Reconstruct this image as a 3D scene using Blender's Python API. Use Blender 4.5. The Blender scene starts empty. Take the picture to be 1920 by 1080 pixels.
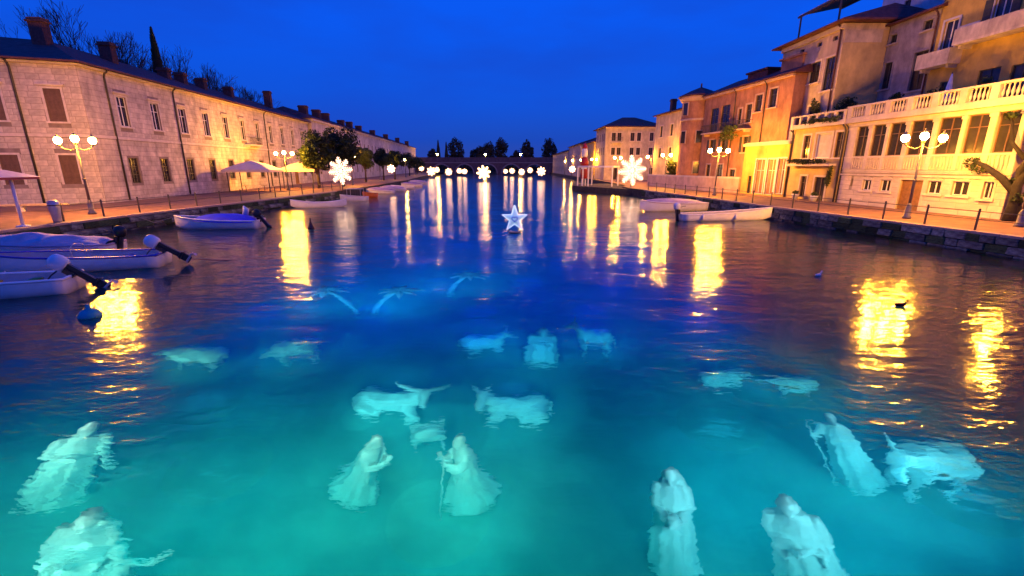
import bpy, bmesh, math, random
from mathutils import Vector, Matrix, Euler, noise
R = math.radians
rnd = random.Random(7)
scene = bpy.context.scene
COL = scene.collection

# ------------------------------------------------------------------ camera
cam_d = bpy.data.cameras.new('camera')
cam_d.lens = 16.0; cam_d.sensor_width = 36.0
cam_d.clip_start = 0.1; cam_d.clip_end = 5000
cam = bpy.data.objects.new('camera', cam_d); COL.objects.link(cam)
cam.location = (0, 0, 4.2); cam.rotation_euler = (R(75), 0, 0)
scene.camera = cam

# ------------------------------------------------------------------ sky (dusk, the blue hour) and a trace of sun
SUN_EL, SUN_ROT = R(1.0), R(180)
world = bpy.data.worlds.new('World'); scene.world = world
world.use_nodes = True
wn, wl = world.node_tree.nodes, world.node_tree.links
wn.clear()
w_out = wn.new('ShaderNodeOutputWorld'); w_bg = wn.new('ShaderNodeBackground')
w_sky = wn.new('ShaderNodeTexSky'); w_sky.sky_type = 'NISHITA'; w_sky.sun_disc = False
w_sky.sun_elevation = SUN_EL; w_sky.sun_rotation = SUN_ROT; w_sky.air_density = 1.0; w_sky.ozone_density = 4.0
w_tc = wn.new('ShaderNodeTexCoord'); w_sep = wn.new('ShaderNodeSeparateXYZ')
w_ramp = wn.new('ShaderNodeValToRGB')
cr = w_ramp.color_ramp
cr.elements[0].position = 0.0; cr.elements[0].color = (0.030, 0.066, 0.36, 1)
cr.elements[1].position = 1.0; cr.elements[1].color = (0.0, 0.070, 0.72, 1)
for p, c in ((0.05, (0.004, 0.066, 0.52, 1)), (0.12, (0.0, 0.082, 0.72, 1)), (0.26, (0.0, 0.096, 0.90, 1)), (0.5, (0.0, 0.106, 1.02, 1))):
    e = cr.elements.new(p); e.color = c
w_n = wn.new('ShaderNodeTexNoise'); w_n.inputs['Scale'].default_value = 2.6; w_n.inputs['Detail'].default_value = 6
w_map = wn.new('ShaderNodeMapping'); w_map.inputs['Scale'].default_value = (1.0, 1.0, 3.2)
w_cr = wn.new('ShaderNodeValToRGB'); w_cr.color_ramp.elements[0].position = 0.44; w_cr.color_ramp.elements[1].position = 0.72
w_cr.color_ramp.elements[0].color = (0, 0, 0, 1); w_cr.color_ramp.elements[1].color = (0.8, 0.8, 0.8, 1)
w_mixc = wn.new('ShaderNodeMix'); w_mixc.data_type = 'RGBA'
w_mixc.inputs[7].default_value = (0.004, 0.060, 0.60, 1)
w_add = wn.new('ShaderNodeMix'); w_add.data_type = 'RGBA'; w_add.blend_type = 'ADD'; w_add.inputs[0].default_value = 1.0
w_tint = wn.new('ShaderNodeMix'); w_tint.data_type = 'RGBA'; w_tint.blend_type = 'MULTIPLY'; w_tint.inputs[0].default_value = 1.0
w_tint.inputs[7].default_value = (0.24, 0.20, 0.26, 1)
w_scale = wn.new('ShaderNodeVectorMath'); w_scale.operation = 'SCALE'; w_scale.inputs['Scale'].default_value = 9.0
wl.new(w_tc.outputs['Generated'], w_sep.inputs[0]); wl.new(w_sep.outputs['Z'], w_ramp.inputs[0])
wl.new(w_tc.outputs['Generated'], w_map.inputs[0]); wl.new(w_map.outputs[0], w_n.inputs['Vector']); wl.new(w_n.outputs[0], w_cr.inputs[0])
wl.new(w_cr.outputs[0], w_mixc.inputs[0]); wl.new(w_ramp.outputs[0], w_mixc.inputs[6])
wl.new(w_mixc.outputs[2], w_scale.inputs[0])
wl.new(w_sky.outputs[0], w_tint.inputs[6])
wl.new(w_scale.outputs[0], w_add.inputs[6]); wl.new(w_tint.outputs[2], w_add.inputs[7])
wl.new(w_add.outputs[2], w_bg.inputs['Color']); w_bg.inputs['Strength'].default_value = 0.105
wl.new(w_bg.outputs[0], w_out.inputs[0])

sun_d = bpy.data.lights.new('sun', 'SUN'); sun_d.energy = 0.03; sun_d.angle = R(20); sun_d.color = (1, 0.9, 0.8)
sun = bpy.data.objects.new('sun', sun_d); COL.objects.link(sun)
sun.rotation_euler = (R(89), 0, R(180) - SUN_ROT)

scene.view_settings.view_transform = 'Standard'; scene.view_settings.look = 'None'
scene.view_settings.exposure = 0.0; scene.view_settings.gamma = 1.0; scene.view_settings.use_curve_mapping = False
cy = scene.cycles
cy.use_denoising = True
try: cy.denoiser = 'OPENIMAGEDENOISE'
except Exception: pass
cy.max_bounces = 6; cy.diffuse_bounces = 3; cy.glossy_bounces = 3; cy.transmission_bounces = 4; cy.volume_bounces = 1
cy.caustics_reflective = False; cy.caustics_refractive = False
cy.sample_clamp_indirect = 4.0; cy.sample_clamp_direct = 0.0
cy.use_light_tree = True; cy.use_adaptive_sampling = True; cy.adaptive_threshold = 0.015

# ------------------------------------------------------------------ materials
def new_mat(name):
    m = bpy.data.materials.new(name); m.use_nodes = True
    nt = m.node_tree; b = nt.nodes['Principled BSDF']
    return m, nt, b
def surf(name, col, rough=0.8, var=0.22, scale=1.5, bump=0.25, dist=0.01, stain=0.0, metal=0.0, spec=0.4, col2=None, fine=22.0):
    m, nt, b = new_mat(name); N, Lk = nt.nodes, nt.links
    tc = N.new('ShaderNodeTexCoord')
    n1 = N.new('ShaderNodeTexNoise'); n1.inputs['Scale'].default_value = scale; n1.inputs['Detail'].default_value = 8; n1.inputs['Roughness'].default_value = 0.62
    Lk.new(tc.outputs['Object'], n1.inputs['Vector'])
    r = N.new('ShaderNodeValToRGB'); r.color_ramp.elements[0].position = 0.3; r.color_ramp.elements[1].position = 0.72
    lo = [c * (1 - var) for c in col]; hi = [min(1, c * (1 + var)) for c in (col2 or col)]
    r.color_ramp.elements[0].color = (*lo, 1); r.color_ramp.elements[1].color = (*hi, 1)
    Lk.new(n1.outputs[0], r.inputs[0]); out = r.outputs[0]
    if stain:
        mp = N.new('ShaderNodeMapping'); mp.inputs['Scale'].default_value = (0.9, 0.9, 0.42); Lk.new(tc.outputs['Object'], mp.inputs[0])
        n2 = N.new('ShaderNodeTexNoise'); n2.inputs['Scale'].default_value = 1.1; n2.inputs['Detail'].default_value = 9; n2.inputs['Roughness'].default_value = 0.7
        Lk.new(mp.outputs[0], n2.inputs['Vector'])
        r2 = N.new('ShaderNodeValToRGB'); r2.color_ramp.elements[0].position = 0.34; r2.color_ramp.elements[1].position = 0.62
        r2.color_ramp.elements[0].color = (1 - stain, 1 - stain, 1 - stain * 0.9, 1); r2.color_ramp.elements[1].color = (1, 1, 1, 1)
        Lk.new(n2.outputs[0], r2.inputs[0])
        mx = N.new('ShaderNodeMix'); mx.data_type = 'RGBA'; mx.blend_type = 'MULTIPLY'; mx.inputs[0].default_value = 1
        Lk.new(out, mx.inputs[6]); Lk.new(r2.outputs[0], mx.inputs[7]); out = mx.outputs[2]
    Lk.new(out, b.inputs['Base Color'])
    b.inputs['Roughness'].default_value = rough; b.inputs['Metallic'].default_value = metal; b.inputs['Specular IOR Level'].default_value = spec
    if bump:
        n3 = N.new('ShaderNodeTexNoise'); n3.inputs['Scale'].default_value = fine; n3.inputs['Detail'].default_value = 5
        Lk.new(tc.outputs['Object'], n3.inputs['Vector'])
        bp = N.new('ShaderNodeBump'); bp.inputs['Strength'].default_value = bump; bp.inputs['Distance'].default_value = dist
        Lk.new(n3.outputs[0], bp.inputs['Height']); Lk.new(bp.outputs[0], b.inputs['Normal'])
    return m
def glow(name, col, strength):
    m, nt, b = new_mat(name)
    b.inputs['Base Color'].default_value = (0.8, 0.8, 0.8, 1); b.inputs['Emission Color'].default_value = (*col, 1)
    b.inputs['Emission Strength'].default_value = strength
    return m
def rooftile(name, col):
    m = surf(name, col, 0.85, 0.4, 2.0, 0.0)
    nt = m.node_tree; N, Lk = nt.nodes, nt.links; b = N['Principled BSDF']
    tc = N.new('ShaderNodeTexCoord'); w = N.new('ShaderNodeTexWave'); w.inputs['Scale'].default_value = 1.6; w.inputs['Distortion'].default_value = 0.6
    Lk.new(tc.outputs['Object'], w.inputs[0])
    bp = N.new('ShaderNodeBump'); bp.inputs['Strength'].default_value = 0.6; bp.inputs['Distance'].default_value = 0.05
    Lk.new(w.outputs[0], bp.inputs['Height']); Lk.new(bp.outputs[0], b.inputs['Normal'])
    return m
def leafmat(name, col, var=0.5):
    m = surf(name, col, 0.6, var, 1.1, 0.0, spec=0.25)
    return m
M = {}
M['barracks_stone'] = surf('barracks_stone', (0.68, 0.59, 0.53), 0.85, 0.24, 0.8, 0.5, 0.015, 0.5)
M['barracks_joint'] = surf('barracks_joint', (0.27, 0.21, 0.20), 0.9, 0.2, 2, 0.2, 0.01, 0.3)
def per_stone(m, lo=0.84, hi=1.08):
    """every loose stone its own shade"""
    nt = m.node_tree; N, Lk = nt.nodes, nt.links; b = N['Principled BSDF']; src = b.inputs['Base Color'].links[0].from_socket
    g = N.new('ShaderNodeNewGeometry'); oi = N.new('ShaderNodeObjectInfo'); ad = N.new('ShaderNodeMath'); ad.operation = 'ADD'; fx = N.new('ShaderNodeMath'); fx.operation = 'FRACT'
    Lk.new(g.outputs['Random Per Island'], ad.inputs[0]); Lk.new(oi.outputs['Random'], ad.inputs[1]); Lk.new(ad.outputs[0], fx.inputs[0])
    mr = N.new('ShaderNodeMapRange'); mr.inputs['To Min'].default_value = lo; mr.inputs['To Max'].default_value = hi; Lk.new(fx.outputs[0], mr.inputs['Value'])
    vm = N.new('ShaderNodeVectorMath'); vm.operation = 'SCALE'; Lk.new(src, vm.inputs[0]); Lk.new(mr.outputs[0], vm.inputs['Scale']); Lk.new(vm.outputs[0], b.inputs['Base Color']); return m
per_stone(M['barracks_stone'])
M['trim_stone'] = surf('trim_stone', (0.66, 0.58, 0.56), 0.8, 0.15, 2, 0.25, 0.008, 0.25)
M['pale_stone'] = surf('pale_stone', (0.68, 0.58, 0.48), 0.8, 0.14, 1.4, 0.3, 0.008, 0.22)
per_stone(M['pale_stone'], .88, 1.05)
M['joint_stone'] = surf('joint_stone', (0.40, 0.33, 0.27), 0.9, 0.15, 1.4, 0.2, 0.008, 0.2)
M['orange_plaster'] = surf('orange_plaster', (0.50, 0.24, 0.13), 0.9, 0.28, 0.7, 0.25, 0.008, 0.5)
M['yellow_plaster'] = surf('yellow_plaster', (0.64, 0.45, 0.11), 0.9, 0.2, 0.7, 0.25, 0.008, 0.32)
M['ochre_plaster'] = surf('ochre_plaster', (0.60, 0.44, 0.18), 0.9, 0.2, 0.7, 0.2, 0.006, 0.3)
M['cream_plaster'] = surf('cream_plaster', (0.62, 0.50, 0.34), 0.9, 0.2, 0.7, 0.25, 0.006, 0.4)
M['grey_plaster'] = surf('grey_plaster', (0.44, 0.38, 0.34), 0.9, 0.28, 0.6, 0.3, 0.01, 0.5)
M['pink_plaster'] = surf('pink_plaster', (0.62, 0.44, 0.34), 0.9, 0.2, 0.7, 0.2, 0.006, 0.3)
M['white_plaster'] = surf('white_plaster', (0.66, 0.64, 0.62), 0.85, 0.14, 1, 0.2, 0.006, 0.25)
M['roof_dark'] = rooftile('roof_dark', (0.12, 0.045, 0.045))
M['roof_red'] = rooftile('roof_red', (0.13, 0.045, 0.035))
M['chimney_brick'] = surf('chimney_brick', (0.10, 0.045, 0.04), 0.9, 0.35, 5, 0.4, 0.02)
M['dark_glass'] = surf('dark_glass', (0.03, 0.028, 0.03), 0.12, 0.3, 2, 0.0, spec=0.5)
M['brown_shutter'] = surf('brown_shutter', (0.13, 0.075, 0.05), 0.6, 0.3, 3, 0.2)
M['green_shutter'] = surf('green_shutter', (0.05, 0.055, 0.05), 0.6, 0.3, 3, 0.2)
M['white_paint'] = surf('white_paint', (0.76, 0.75, 0.74), 0.45, 0.08, 3, 0.05)
M['wood_door'] = surf('wood_door', (0.25, 0.13, 0.04), 0.55, 0.3, 4, 0.3)
M['iron'] = surf('iron', (0.055, 0.05, 0.055), 0.5, 0.3, 6, 0.1, metal=0.3)
M['lamp_paint'] = surf('lamp_paint', (0.13, 0.12, 0.14), 0.4, 0.2, 6, 0.1, metal=0.4)
M['steel'] = surf('steel', (0.45, 0.46, 0.50), 0.35, 0.15, 6, 0.05, metal=0.6)
M['paving'] = surf('paving', (0.25, 0.135, 0.085), 0.75, 0.28, 1.3, 0.35, 0.01, spec=0.35, fine=7)
def flags(m, sc=.55):
    nt = m.node_tree; N, Lk = nt.nodes, nt.links; b = N['Principled BSDF']; src = b.inputs['Base Color'].links[0].from_socket
    tc_ = N.new('ShaderNodeTexCoord'); br = N.new('ShaderNodeTexBrick'); br.inputs['Scale'].default_value = sc; br.inputs['Mortar Size'].default_value = .012
    br.inputs['Color1'].default_value = (.78, .78, .78, 1); br.inputs['Color2'].default_value = (1.12, 1.1, 1.08, 1); br.inputs['Mortar'].default_value = (.42, .42, .42, 1)
    Lk.new(tc_.outputs['Object'], br.inputs['Vector']); mx = N.new('ShaderNodeMix'); mx.data_type = 'RGBA'; mx.blend_type = 'MULTIPLY'; mx.inputs[0].default_value = 1
    Lk.new(src, mx.inputs[6]); Lk.new(br.outputs[0], mx.inputs[7]); Lk.new(mx.outputs[2], b.inputs['Base Color'])
flags(M['paving'])
M['ground'] = surf('ground', (0.10, 0.085, 0.06), 0.9, 0.3, 0.05, 0.3, 0.05)
M['quay_stone'] = surf('quay_stone', (0.17, 0.165, 0.15), 0.85, 0.75, 2.6, 0.8, 0.03, 0.35, col2=(0.17, 0.18, 0.14))
M['quay_moss'] = surf('quay_moss', (0.050, 0.075, 0.028), 0.95, 0.6, 4, 0.8, 0.03)
per_stone(M['quay_stone'], .45, 1.9); per_stone(M['quay_moss'], .5, 1.6)
M['quay_core'] = surf('quay_core', (0.055, 0.055, 0.045), 0.95, 0.5, 2, 0.8, 0.04)
M['coping'] = surf('coping', (0.44, 0.32, 0.24), 0.8, 0.25, 3, 0.4, 0.01)
M['bridge_brick'] = surf('bridge_brick', (0.17, 0.10, 0.10), 0.9, 0.3, 1.2, 0.5, 0.03, 0.3)
M['bridge_stone'] = surf('bridge_stone', (0.34, 0.25, 0.25), 0.9, 0.2, 1.2, 0.4, 0.02)
M['leaf_dark'] = leafmat('leaf_dark', (0.022, 0.040, 0.013))
M['leaf_mid'] = leafmat('leaf_mid', (0.055, 0.080, 0.022))
M['leaf_far'] = leafmat('leaf_far', (0.035, 0.035, 0.030))
M['bark'] = surf('bark', (0.075, 0.055, 0.042), 0.95, 0.4, 5, 0.8, 0.03)
M['bark_dark'] = surf('bark_dark', (0.022, 0.019, 0.020), 0.95, 0.4, 5, 0.8, 0.03)
M['hull_white'] = surf('hull_white', (0.84, 0.83, 0.82), 0.25, 0.08, 2, 0.02, spec=0.5)
M['hull_blue'] = surf('hull_blue', (0.02, 0.035, 0.42), 0.3, 0.15, 2, 0.02, spec=0.5)
M['hull_inside'] = surf('hull_inside', (0.42, 0.40, 0.42), 0.6, 0.2, 2, 0.1)
M['boat_wood'] = surf('boat_wood', (0.33, 0.18, 0.06), 0.5, 0.3, 3, 0.2)
M['boat_yellow'] = surf('boat_yellow', (0.55, 0.36, 0.03), 0.5, 0.3, 3, 0.1)
M['tarp_pink'] = surf('tarp_pink', (0.52, 0.40, 0.47), 0.7, 0.25, 1.6, 0.4, 0.02)
M['tarp_blue'] = surf('tarp_blue', (0.01, 0.03, 0.72), 0.6, 0.2, 2, 0.4, 0.02)
M['tarp_mauve'] = surf('tarp_mauve', (0.40, 0.30, 0.40), 0.7, 0.2, 2, 0.4, 0.02)
M['orange_hull'] = surf('orange_hull', (0.62, 0.16, 0.03), 0.4, 0.15, 2, 0.1)
M['motor_black'] = surf('motor_black', (0.02, 0.02, 0.022), 0.35, 0.2, 4, 0.05)
M['motor_white'] = surf('motor_white', (0.66, 0.70, 0.76), 0.3, 0.08, 4, 0.03)
M['canvas'] = surf('canvas', (0.72, 0.60, 0.50), 0.85, 0.1, 2, 0.2)
M['canvas_red'] = surf('canvas_red', (0.42, 0.09, 0.09), 0.85, 0.2, 2, 0.2)
M['red_paint'] = surf('red_paint', (0.30, 0.015, 0.02), 0.45, 0.2, 3, 0.1)
M['statue'] = surf('statue', (0.80, 0.80, 0.78), 0.85, 0.16, 3.0, 0.3, 0.02)
M['palm_white'] = surf('palm_white', (0.70, 0.74, 0.72), 0.8, 0.15, 3.0, 0.2, 0.02)
M['bed'] = surf('bed', (0.13, 0.42, 0.38), 0.95, 0.45, 0.35, 0.5, 0.05, fine=3)
M['lamp_glow'] = glow('lamp_glow', (1.0, 0.38, 0.024), 1800)
M['far_lamp_glow'] = glow('far_lamp_glow', (1.0, 0.45, 0.07), 900)
M['led_glow'] = glow('led_glow', (1.0, 0.62, 0.38), 6)
M['led_far_glow'] = glow('led_far_glow', (1.0, 0.52, 0.25), 20)
M['star_glow'] = glow('star_glow', (0.40, 0.68, 1.0), 0.42)
M['star_edge'] = glow('star_edge', (0.70, 0.88, 1.0), 1.3)
M['rope'] = surf('rope', (0.3, 0.28, 0.26), 0.9, 0.2, 8, 0.2)
M['teal_buoy'] = surf('teal_buoy', (0.03, 0.32, 0.36), 0.5, 0.15, 3, 0.1)
M['terracotta'] = surf('terracotta', (0.36, 0.14, 0.07), 0.85, 0.2, 4, 0.2)

# ------------------------------------------------------------------ mesh helpers
class MB:
    def __init__(s): s.v = []; s.f = []
    def add(s, vs, fs):
        o = len(s.v); s.v += [tuple(v) for v in vs]; s.f += [tuple(i + o for i in f) for f in fs]; return s
    def box(s, x0, x1, y0, y1, z0, z1):
        s.add([(x0,y0,z0),(x1,y0,z0),(x1,y1,z0),(x0,y1,z0),(x0,y0,z1),(x1,y0,z1),(x1,y1,z1),(x0,y1,z1)],
              [(0,3,2,1),(4,5,6,7),(0,1,5,4),(1,2,6,5),(2,3,7,6),(3,0,4,7)]); return s
    def tube(s, pts, rad, n=8, caps=True):
        pts = [Vector(p) for p in pts]; k = len(pts)
        if not hasattr(rad, '__len__'): rad = [rad] * k
        up = Vector((0, 0, 1)); o = len(s.v); ref = None
        for i, p in enumerate(pts):
            t = (pts[min(i+1, k-1)] - pts[max(i-1, 0)]).normalized()
            if ref is None:
                ref = t.orthogonal().normalized()
            ref = (ref - t * ref.dot(t))
            ref = ref.normalized() if ref.length > 1e-6 else t.orthogonal().normalized()
            b = t.cross(ref)
            for j in range(n):
                a = 2 * math.pi * j / n
                s.v.append(tuple(p + (ref * math.cos(a) + b * math.sin(a)) * rad[i]))
        for i in range(k - 1):
            for j in range(n):
                s.f.append((o+i*n+j, o+i*n+(j+1)%n, o+(i+1)*n+(j+1)%n, o+(i+1)*n+j))
        if caps:
            s.f.append(tuple(o + j for j in reversed(range(n)))); s.f.append(tuple(o + (k-1)*n + j for j in range(n)))
        return s
    def lathe(s, prof, n=16, c=(0, 0, 0), sx=1, sy=1):
        o = len(s.v); k = len(prof)
        for r, z in prof:
            for j in range(n):
                a = 2 * math.pi * j / n
                s.v.append((c[0] + r*sx*math.cos(a), c[1] + r*sy*math.sin(a), c[2] + z))
        for i in range(k - 1):
            for j in range(n):
                s.f.append((o+i*n+j, o+i*n+(j+1)%n, o+(i+1)*n+(j+1)%n, o+(i+1)*n+j))
        s.f.append(tuple(o + j for j in reversed(range(n)))); s.f.append(tuple(o + (k-1)*n + j for j in range(n)))
        return s
    def ball(s, c, r, n=10, m=6, sz=1.0):
        prof = [(max(0.02, math.sin(math.pi*i/m)) * r, -math.cos(math.pi*i/m) * r * sz) for i in range(m + 1)]
        return s.lathe(prof, n, c)
    def mesh(s, name, mat, smooth=False):
        me = bpy.data.meshes.new(name); me.from_pydata(s.v, [], s.f); me.materials.append(mat); me.update()
        if smooth: me.shade_smooth()
        return me
def ob(name, me, parent=None, loc=(0, 0, 0), rotz=0.0, **props):
    o = bpy.data.objects.new(name, me); COL.objects.link(o)
    o.location = loc
    if rotz: o.rotation_euler = (0, 0, rotz)
    if parent is not None: o.parent = parent
    for k, v in props.items(): o[k] = v
    return o
def build(mb, name, mat, parent=None, smooth=False, loc=(0, 0, 0), rotz=0.0, **props):
    return ob(name, mb.mesh(name, mat, smooth), parent, loc, rotz, **props)
def thing(name, label, cat, loc=(0, 0, 0), rotz=0.0, group=None, rot=None, scale=None):
    o = bpy.data.objects.new(name, None); COL.objects.link(o); o.empty_display_size = 0.3
    o.location = loc; o.rotation_euler = rot if rot else (0, 0, rotz)
    if scale: o.scale = (scale,) * 3
    o['label'] = label; o['category'] = cat
    if group: o['group'] = group
    return o
def tag(o, label, cat, group=None):
    o['label'] = label; o['category'] = cat
    if group: o['group'] = group
    return o
def copy_thing(root, loc, rotz, label, group=None, scale=None):
    r = root.copy(); COL.objects.link(r); r.location = loc; r.rotation_euler = (0, 0, rotz); r['label'] = label
    if group: r['group'] = group
    if scale: r.scale = (scale,) * 3
    for ch in list(root.children):
        c = ch.copy(); COL.objects.link(c); c.parent = r
        for g in list(ch.children):
            d = g.copy(); COL.objects.link(d); d.parent = c
    return r

# ------------------------------------------------------------------ setting: water, bed, banks
def lerp(a, b, t): return a + (b - a) * t
def poly_at(poly, y):
    for (x0, y0), (x1, y1) in zip(poly, poly[1:]):
        if y0 <= y <= y1: return lerp(x0, x1, (y - y0) / (y1 - y0))
    return poly[-1][0]
QL = [(-26.4, -20), (-26.2, 22), (-26.0, 30), (-25.3, 38), (-24.4, 46), (-23.6, 56), (-23.0, 70), (-24.5, 110), (-31, 170), (-40, 250), (-40, 420)]
QR = [(24.6, -20), (23.8, 21), (22.6, 29), (21.3, 38), (20.3, 49), (18.6, 62), (17.6, 70), (17.8, 76), (19.5, 80), (20.0, 120), (20.0, 250), (20.0, 420)]

# water body: a closed box, its top is the surface
wm, wnt, wb = new_mat('canal_water')
N, Lk = wnt.nodes, wnt.links
N.remove(wb); wo = N['Material Output']
tc = N.new('ShaderNodeTexCoord')
def wnoise(scale, detail, sx, sy, rough=0.5, rotz=0.0):
    mp = N.new('ShaderNodeMapping'); mp.inputs['Scale'].default_value = (sx, sy, 1); mp.inputs['Rotation'].default_value = (0, 0, rotz)
    Lk.new(tc.outputs['Object'], mp.inputs[0])
    n = N.new('ShaderNodeTexNoise'); n.inputs['Scale'].default_value = scale; n.inputs['Detail'].default_value = detail; n.inputs['Roughness'].default_value = rough
    Lk.new(mp.outputs[0], n.inputs['Vector']); return n
n_big = wnoise(0.22, 2, 1.0, 1.6)
n_mid = wnoise(0.95, 3, 0.8, 1.7, 0.55, 0.35)
n_fin = wnoise(3.4, 3, 0.8, 1.7, 0.6, -0.3)
n_msk = wnoise(0.13, 2, 1.0, 1.0)
mk = N.new('ShaderNodeMapRange'); mk.inputs['From Min'].default_value = 0.40; mk.inputs['From Max'].default_value = 0.62
mk.inputs['To Min'].default_value = 0.42; mk.inputs['To Max'].default_value = 1.0
Lk.new(n_msk.outputs[0], mk.inputs['Value'])
def mul(a, k):
    m = N.new('ShaderNodeMath'); m.operation = 'MULTIPLY'; Lk.new(a, m.inputs[0])
    if hasattr(k, 'is_linked') or not isinstance(k, (int, float)): Lk.new(k, m.inputs[1])
    else: m.inputs[1].default_value = k
    return m.outputs[0]
def plus(a, b):
    m = N.new('ShaderNodeMath'); m.operation = 'ADD'; Lk.new(a, m.inputs[0]); Lk.new(b, m.inputs[1]); return m.outputs[0]
W_BIG, W_MID, W_FIN = 0.06, 0.060, 0.0125
hgt = plus(mul(n_big.outputs[0], W_BIG), mul(plus(mul(n_mid.outputs[0], W_MID), mul(n_fin.outputs[0], W_FIN)), mk.outputs[0]))
bmp = N.new('ShaderNodeBump'); bmp.inputs['Strength'].default_value = 1.0; bmp.inputs['Distance'].default_value = 1.0
Lk.new(hgt, bmp.inputs['Height'])
gl = N.new('ShaderNodeBsdfGlossy'); gl.inputs['Roughness'].default_value = 0.10; gl.inputs['Color'].default_value = (1, 1, 1, 1)
rf = N.new('ShaderNodeBsdfRefraction'); rf.inputs['Roughness'].default_value = 0.085; rf.inputs['IOR'].default_value = 1.33; rf.inputs['Color'].default_value = (1, 1, 1, 1)
fr = N.new('ShaderNodeFresnel'); fr.inputs['IOR'].default_value = 1.33
ms = N.new('ShaderNodeMixShader')
for s_ in (gl, rf, fr): Lk.new(bmp.outputs[0], s_.inputs['Normal'])
Lk.new(fr.outputs[0], ms.inputs[0]); Lk.new(rf.outputs[0], ms.inputs[1]); Lk.new(gl.outputs[0], ms.inputs[2]); Lk.new(ms.outputs[0], wo.inputs['Surface'])
vs = N.new('ShaderNodeVolumeScatter'); vs.inputs['Color'].default_value = (0.0, 0.75, 0.95, 1); vs.inputs['Density'].default_value = 0.11; vs.inputs['Anisotropy'].default_value = 0.2
va = N.new('ShaderNodeVolumeAbsorption'); va.inputs['Color'].default_value = (0.0, 0.90, 0.92, 1); va.inputs['Density'].default_value = 0.26
vadd = N.new('ShaderNodeAddShader'); Lk.new(vs.outputs[0], vadd.inputs[0]); Lk.new(va.outputs[0], vadd.inputs[1]); Lk.new(vadd.outputs[0], wo.inputs['Volume'])
build(MB().box(-70, 60, -14, 425, -6.0, 0.0), 'water', wm, kind='structure')

BED = -3.4
mb = MB(); nx, ny = 66, 80
ys = [-12 + 440 * (j / ny) ** 1.7 for j in range(ny + 1)]
for j in range(ny + 1):
    for i in range(nx + 1):
        x = -66 + 122 * i / nx; y = ys[j]
        mb.v.append((x, y, BED - 0.05 + 0.10 * noise.noise((x * .35, y * .35, 0)) + 0.05 * noise.noise((x * 1.3, y * 1.3, 5))))
for j in range(ny):
    for i in range(nx):
        a = j * (nx + 1) + i; mb.f.append((a, a + 1, a + nx + 2, a + nx + 1))
build(mb, 'canal_bed', M['bed'], smooth=True, kind='structure')

def bank(name, poly, side):
    mb = MB()
    for (x0, y0), (x1, y1) in zip(poly, poly[1:]):
        far = side * 40
        k = len(mb.v)
        mb.v += [(x0, y0, 1.0), (x1, y1, 1.0), (x1 + far, y1, 1.0), (x0 + far, y0, 1.0)]
        mb.f.append((k, k+1, k+2, k+3) if side < 0 else (k+3, k+2, k+1, k))
    return build(mb, name, M['paving'], kind='structure')
bank('promenade_left', QL, -1); bank('promenade_right', QR, 1)
mb = MB()
for s in (-1, 1):
    k = len(mb.v)
    q = [(s*38, -20, .990), (s*38, 430, .990), (s*900, 430, .990), (s*900, -20, .990)]
    mb.v += q; mb.f.append((k, k+1, k+2, k+3) if s < 0 else (k+3, k+2, k+1, k))
k = len(mb.v); mb.v += [(-900, 270, .985), (900, 270, .985), (2600, 3500, .985), (-2600, 3500, .985), (-900, 270, -4), (900, 270, -4)]; mb.f += [(k, k+1, k+2, k+3), (k+4, k+5, k+1, k)]
build(mb, 'ground', M['ground'], kind='structure')

# quay walls: a dark core, and the stones and coping one by one where they can be told apart
def rough_block(seed, mat, j=0.06):
    r_ = random.Random(seed); bm = bmesh.new(); bmesh.ops.create_cube(bm, size=1.0)
    bmesh.ops.bevel(bm, geom=bm.edges[:], offset=0.07, segments=1, affect='EDGES')
    for v in bm.verts: v.co += Vector([r_.uniform(-j, j) * .7 for _ in range(3)])
    me = bpy.data.meshes.new('stone'); bm.to_mesh(me); bm.free(); me.materials.append(mat); return me
STONES = [rough_block(k, M['quay_stone']) for k in range(4)] + [rough_block(k + 9, M['quay_moss'], 0.10) for k in range(2)]
COPE = [rough_block(30 + k, M['coping'], 0.02) for k in range(2)]
def quay(name, poly, side, ya, yb):
    core = MB()
    for (x0, y0), (x1, y1) in zip(poly, poly[1:]):
        k = len(core.v); e = side * 0.10
        core.v += [(x0 + e, y0, -3.8), (x1 + e, y1, -3.8), (x1 + e, y1, 0.96), (x0 + e, y0, 0.96)]
        core.f.append((k, k+1, k+2, k+3) if side < 0 else (k+3, k+2, k+1, k))
        core.tube([(x0 + side*.2, y0, 0.975), (x1 + side*.2, y1, 0.975)], 0.05, 4) if y0 > 60 else None
    root = build(core, name, M['quay_core'], kind='structure')
    r_ = random.Random(int(ya) + side)
    for c, (z0, z1) in enumerate(((-0.30, 0.10), (0.10, 0.50), (0.50, 0.88))):
        y = ya - r_.uniform(0, .5)
        while y < yb:
            ln = r_.uniform(0.55, 1.15) * (1 + (y - ya) * 0.012)
            x = poly_at(poly, y + ln/2); dx = poly_at(poly, y + ln) - poly_at(poly, y)
            mossy = r_.random() < (0.22, 0.28, 0.42)[c]
            o = ob('stone', STONES[4 + r_.randrange(2)] if mossy else STONES[r_.randrange(4)], root, (x + side * (0.13 - r_.uniform(0, .10)), y + ln/2, (z0+z1)/2), -math.atan2(dx, ln))
            o.scale = (0.34, ln - 0.03, (z1 - z0) - 0.03)
            y += ln
    y = ya
    while y < yb:
        ln = 1.25; x = poly_at(poly, y + ln/2); dx = poly_at(poly, y + ln) - poly_at(poly, y)
        o = ob('coping_stone', COPE[r_.randrange(2)], root, (x + side * 0.16, y + ln/2, 0.945), -math.atan2(dx, ln)); o.scale = (0.42, ln - .02, 0.14)
        y += ln
quay('quay_wall_left', QL, -1, 17, 62)
quay('quay_wall_right', QR, 1, 17, 64)

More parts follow.
